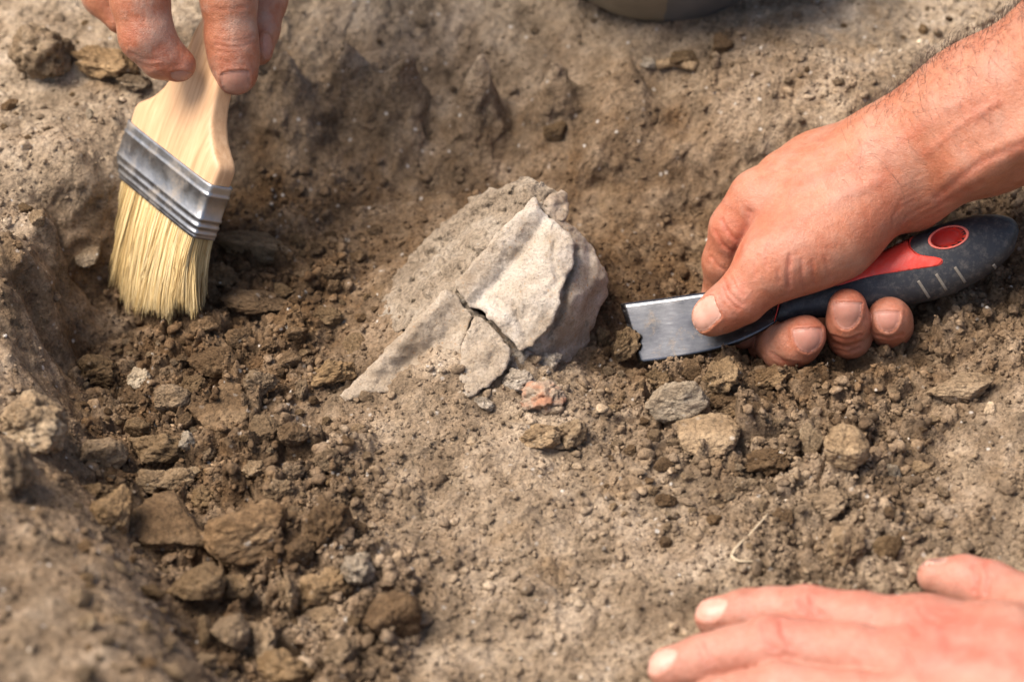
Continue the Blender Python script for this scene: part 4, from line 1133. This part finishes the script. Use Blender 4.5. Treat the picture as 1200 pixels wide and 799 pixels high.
palm = [
 [JZ(1330,850,3.1,1.6), JZ(1180,765,3.0,1.2), JZ(1085,742,2.75,1.02)],
 [JZ(1330,865,3.2,1.6), JZ(1180,810,3.2,1.2), JZ(1085,790,2.95,1.07)],
 [JZ(1330,885,3.0,1.6), JZ(1190,860,3.0,1.15), JZ(1090,845,2.8,1.02)],
 [JZ(1330,905,2.8,1.5), JZ(1200,905,2.6,1.05), JZ(1105,900,2.4,.94)],
 [JZ(1330,850,2.8,1.5), JZ(1290,790,2.3,1.3), JZ(1230,740,2.1,1.05)],
 [JZ(1330,855,3.1,1.9), JZ(1420,860,4.4,2.3), JZ(1640,850,8.5,3.3), JZ(1800,840,12,3.9)],
 [JZ(1335,890,2.9,1.8), JZ(1420,900,4.2,2.2), JZ(1640,900,8.2,3.2), JZ(1800,890,11.7,3.8)],
]
cre = [([(936,702),(940,712),(950,720)], .057, 3), ([(950,700),(954,712),(962,720)], .053, 3), ([(872,706),(874,716),(880,726)], .038, 2.2), ([(880,704),(882,712),(886,720)], .034, 2.2),
       ([(893,732),(898,748),(908,760)], .057, 3), ([(915,728),(918,744),(926,756)], .057, 3), ([(818,756),(822,768),(830,780)], .038, 2.2), ([(826,752),(830,762),(838,774)], .034, 2.2),
       ([(1200,742),(1140,732),(1085,728)], -.06, 9), ([(1200,790),(1140,778),(1085,770)], -.06, 10), ([(1200,765),(1150,757),(1110,750)], .05, 8), ([(1060,716),(1066,728),(1076,738)], .057, 3), ([(1076,710),(1084,722),(1096,730)], .057, 3), ([(1060,762),(1068,778),(1080,790)], .057, 3), ([(1142,662),(1146,676),(1142,692)], .066, 3), ([(1156,660),(1160,676),(1156,694)], .047, 2.6)]
nl_ = [([(813,714),(820,706),(834,702),(848,702),(852,705),(850,713),(843,722),(832,727),(818,724)], 'nail_pale'),
       ([(757,775),(764,766),(778,761),(790,761),(794,764),(790,774),(780,784),(768,790),(759,786)], 'nail_pale'),
       ([(1071,660),(1080,655),(1096,653),(1110,654),(1108,659),(1094,661),(1080,663)], 'nail_pale')]
reds = [(JZ(950,700,3.0,1), 1.2, .45), (JZ(905,735,3.2,1), 1.3, .5), (JZ(1085,715,3.7,1), 1.8, .4), (JZ(1085,770,4.0,1), 2.0, .45), (JZ(1150,672,2.4,1), 1.2, .4), (JZ(1170,690,2.6,1), 1.4, .3)]
rhand, _, _, _, _ = build_hand('hand', palm, 1.3, fing, JZ(1200, 850, 1.2, 1)[0], M['skin_pale'], .075, cre, nl_, reds)
tag(rhand, 'flat reddish hand resting on the soil with fingers stretched out', 'hand')

# --- hand holding the brush
fing = [
 ([J(205,-150,-78,40), J(158,-70,-66,38), J(164,0,-54,34), J(172,42,-48,32), J(190,66,-40,26.5), J(209,76,-36,20.5)], .6),
 ([J(258,-160,-68,36), J(262,-70,-50,35), J(268,0,-36,32.5), J(271,45,-28,30), J(274,66,-24,29), J(276,85,-22,26.5)], .5),
 ([J(300,-165,-28,34), J(318,-70,35,30), J(312,0,42,24), J(307,35,40,20), J(303,60,36,17)], .5),
 ([J(150,-150,40,32), J(112,-60,55,28), J(122,-5,52,25), J(140,24,46,16)], .5),
]
palm = [
 [J(240,-330,-88,66), J(215,-210,-73,52), J(205,-150,-73,42)],
 [J(245,-330,-73,66), J(258,-220,-63,48), J(258,-150,-63,38)],
 [J(250,-330,-43,62), J(292,-220,-28,46), J(300,-155,-26,36)],
 [J(235,-330,-23,60), J(180,-220,30,44), J(155,-150,38,34)],
 [J(243,-330,-73,70), J(215,-480,-68,80), J(90,-800,-48,115), J(0,-1000,-38,130)],
 [J(243,-330,-38,66), J(215,-480,-28,76), J(90,-800,-8,110), J(0,-1000,30,125)],
]
cre = [([(254,52),(266,56),(280,56),(294,50)], .028, 2), ([(252,46),(266,49),(282,49),(296,43)], .022, 1.8), ([(256,60),(268,62),(284,61)], .018, 1.7), ([(254,70),(270,74)], .015, 1.6), ([(240,8),(262,12),(290,8)], .02, 2.2),
       ([(152,62),(168,70),(186,70)], .03, 2.2), ([(160,74),(176,79),(192,77)], .025, 2)]
nl_ = [([(258.5,88),(262,85.5),(275,83.5),(288,83),(292.5,86),(293,96),(288,105),(279,110.5),(270,110),(262,104),(259,96)], 'nail_dusty'),
       ([(200,86),(206,84),(216,84),(224,86),(224,90),(217,94),(207,94),(201,91)], 'nail_dusty'),
       ([(309,40),(314,40),(318,47),(318,58),(314,67),(310,64),(308,52)], 'nail_dusty')]
reds = [(J(276,100,-53,1), 1.0, .5), (J(172,42,-78,1), 1.2, .3), (J(209,80,-48,1), .9, .4)]
bhand, _, _, _, _ = build_hand('hand', palm, 1.2, fing, Q(245, -330, 0), M['skin_dark'], .07, cre, nl_, reds)
tag(bhand, 'dusty dark hand pinching the brush handle between its fingers', 'hand')
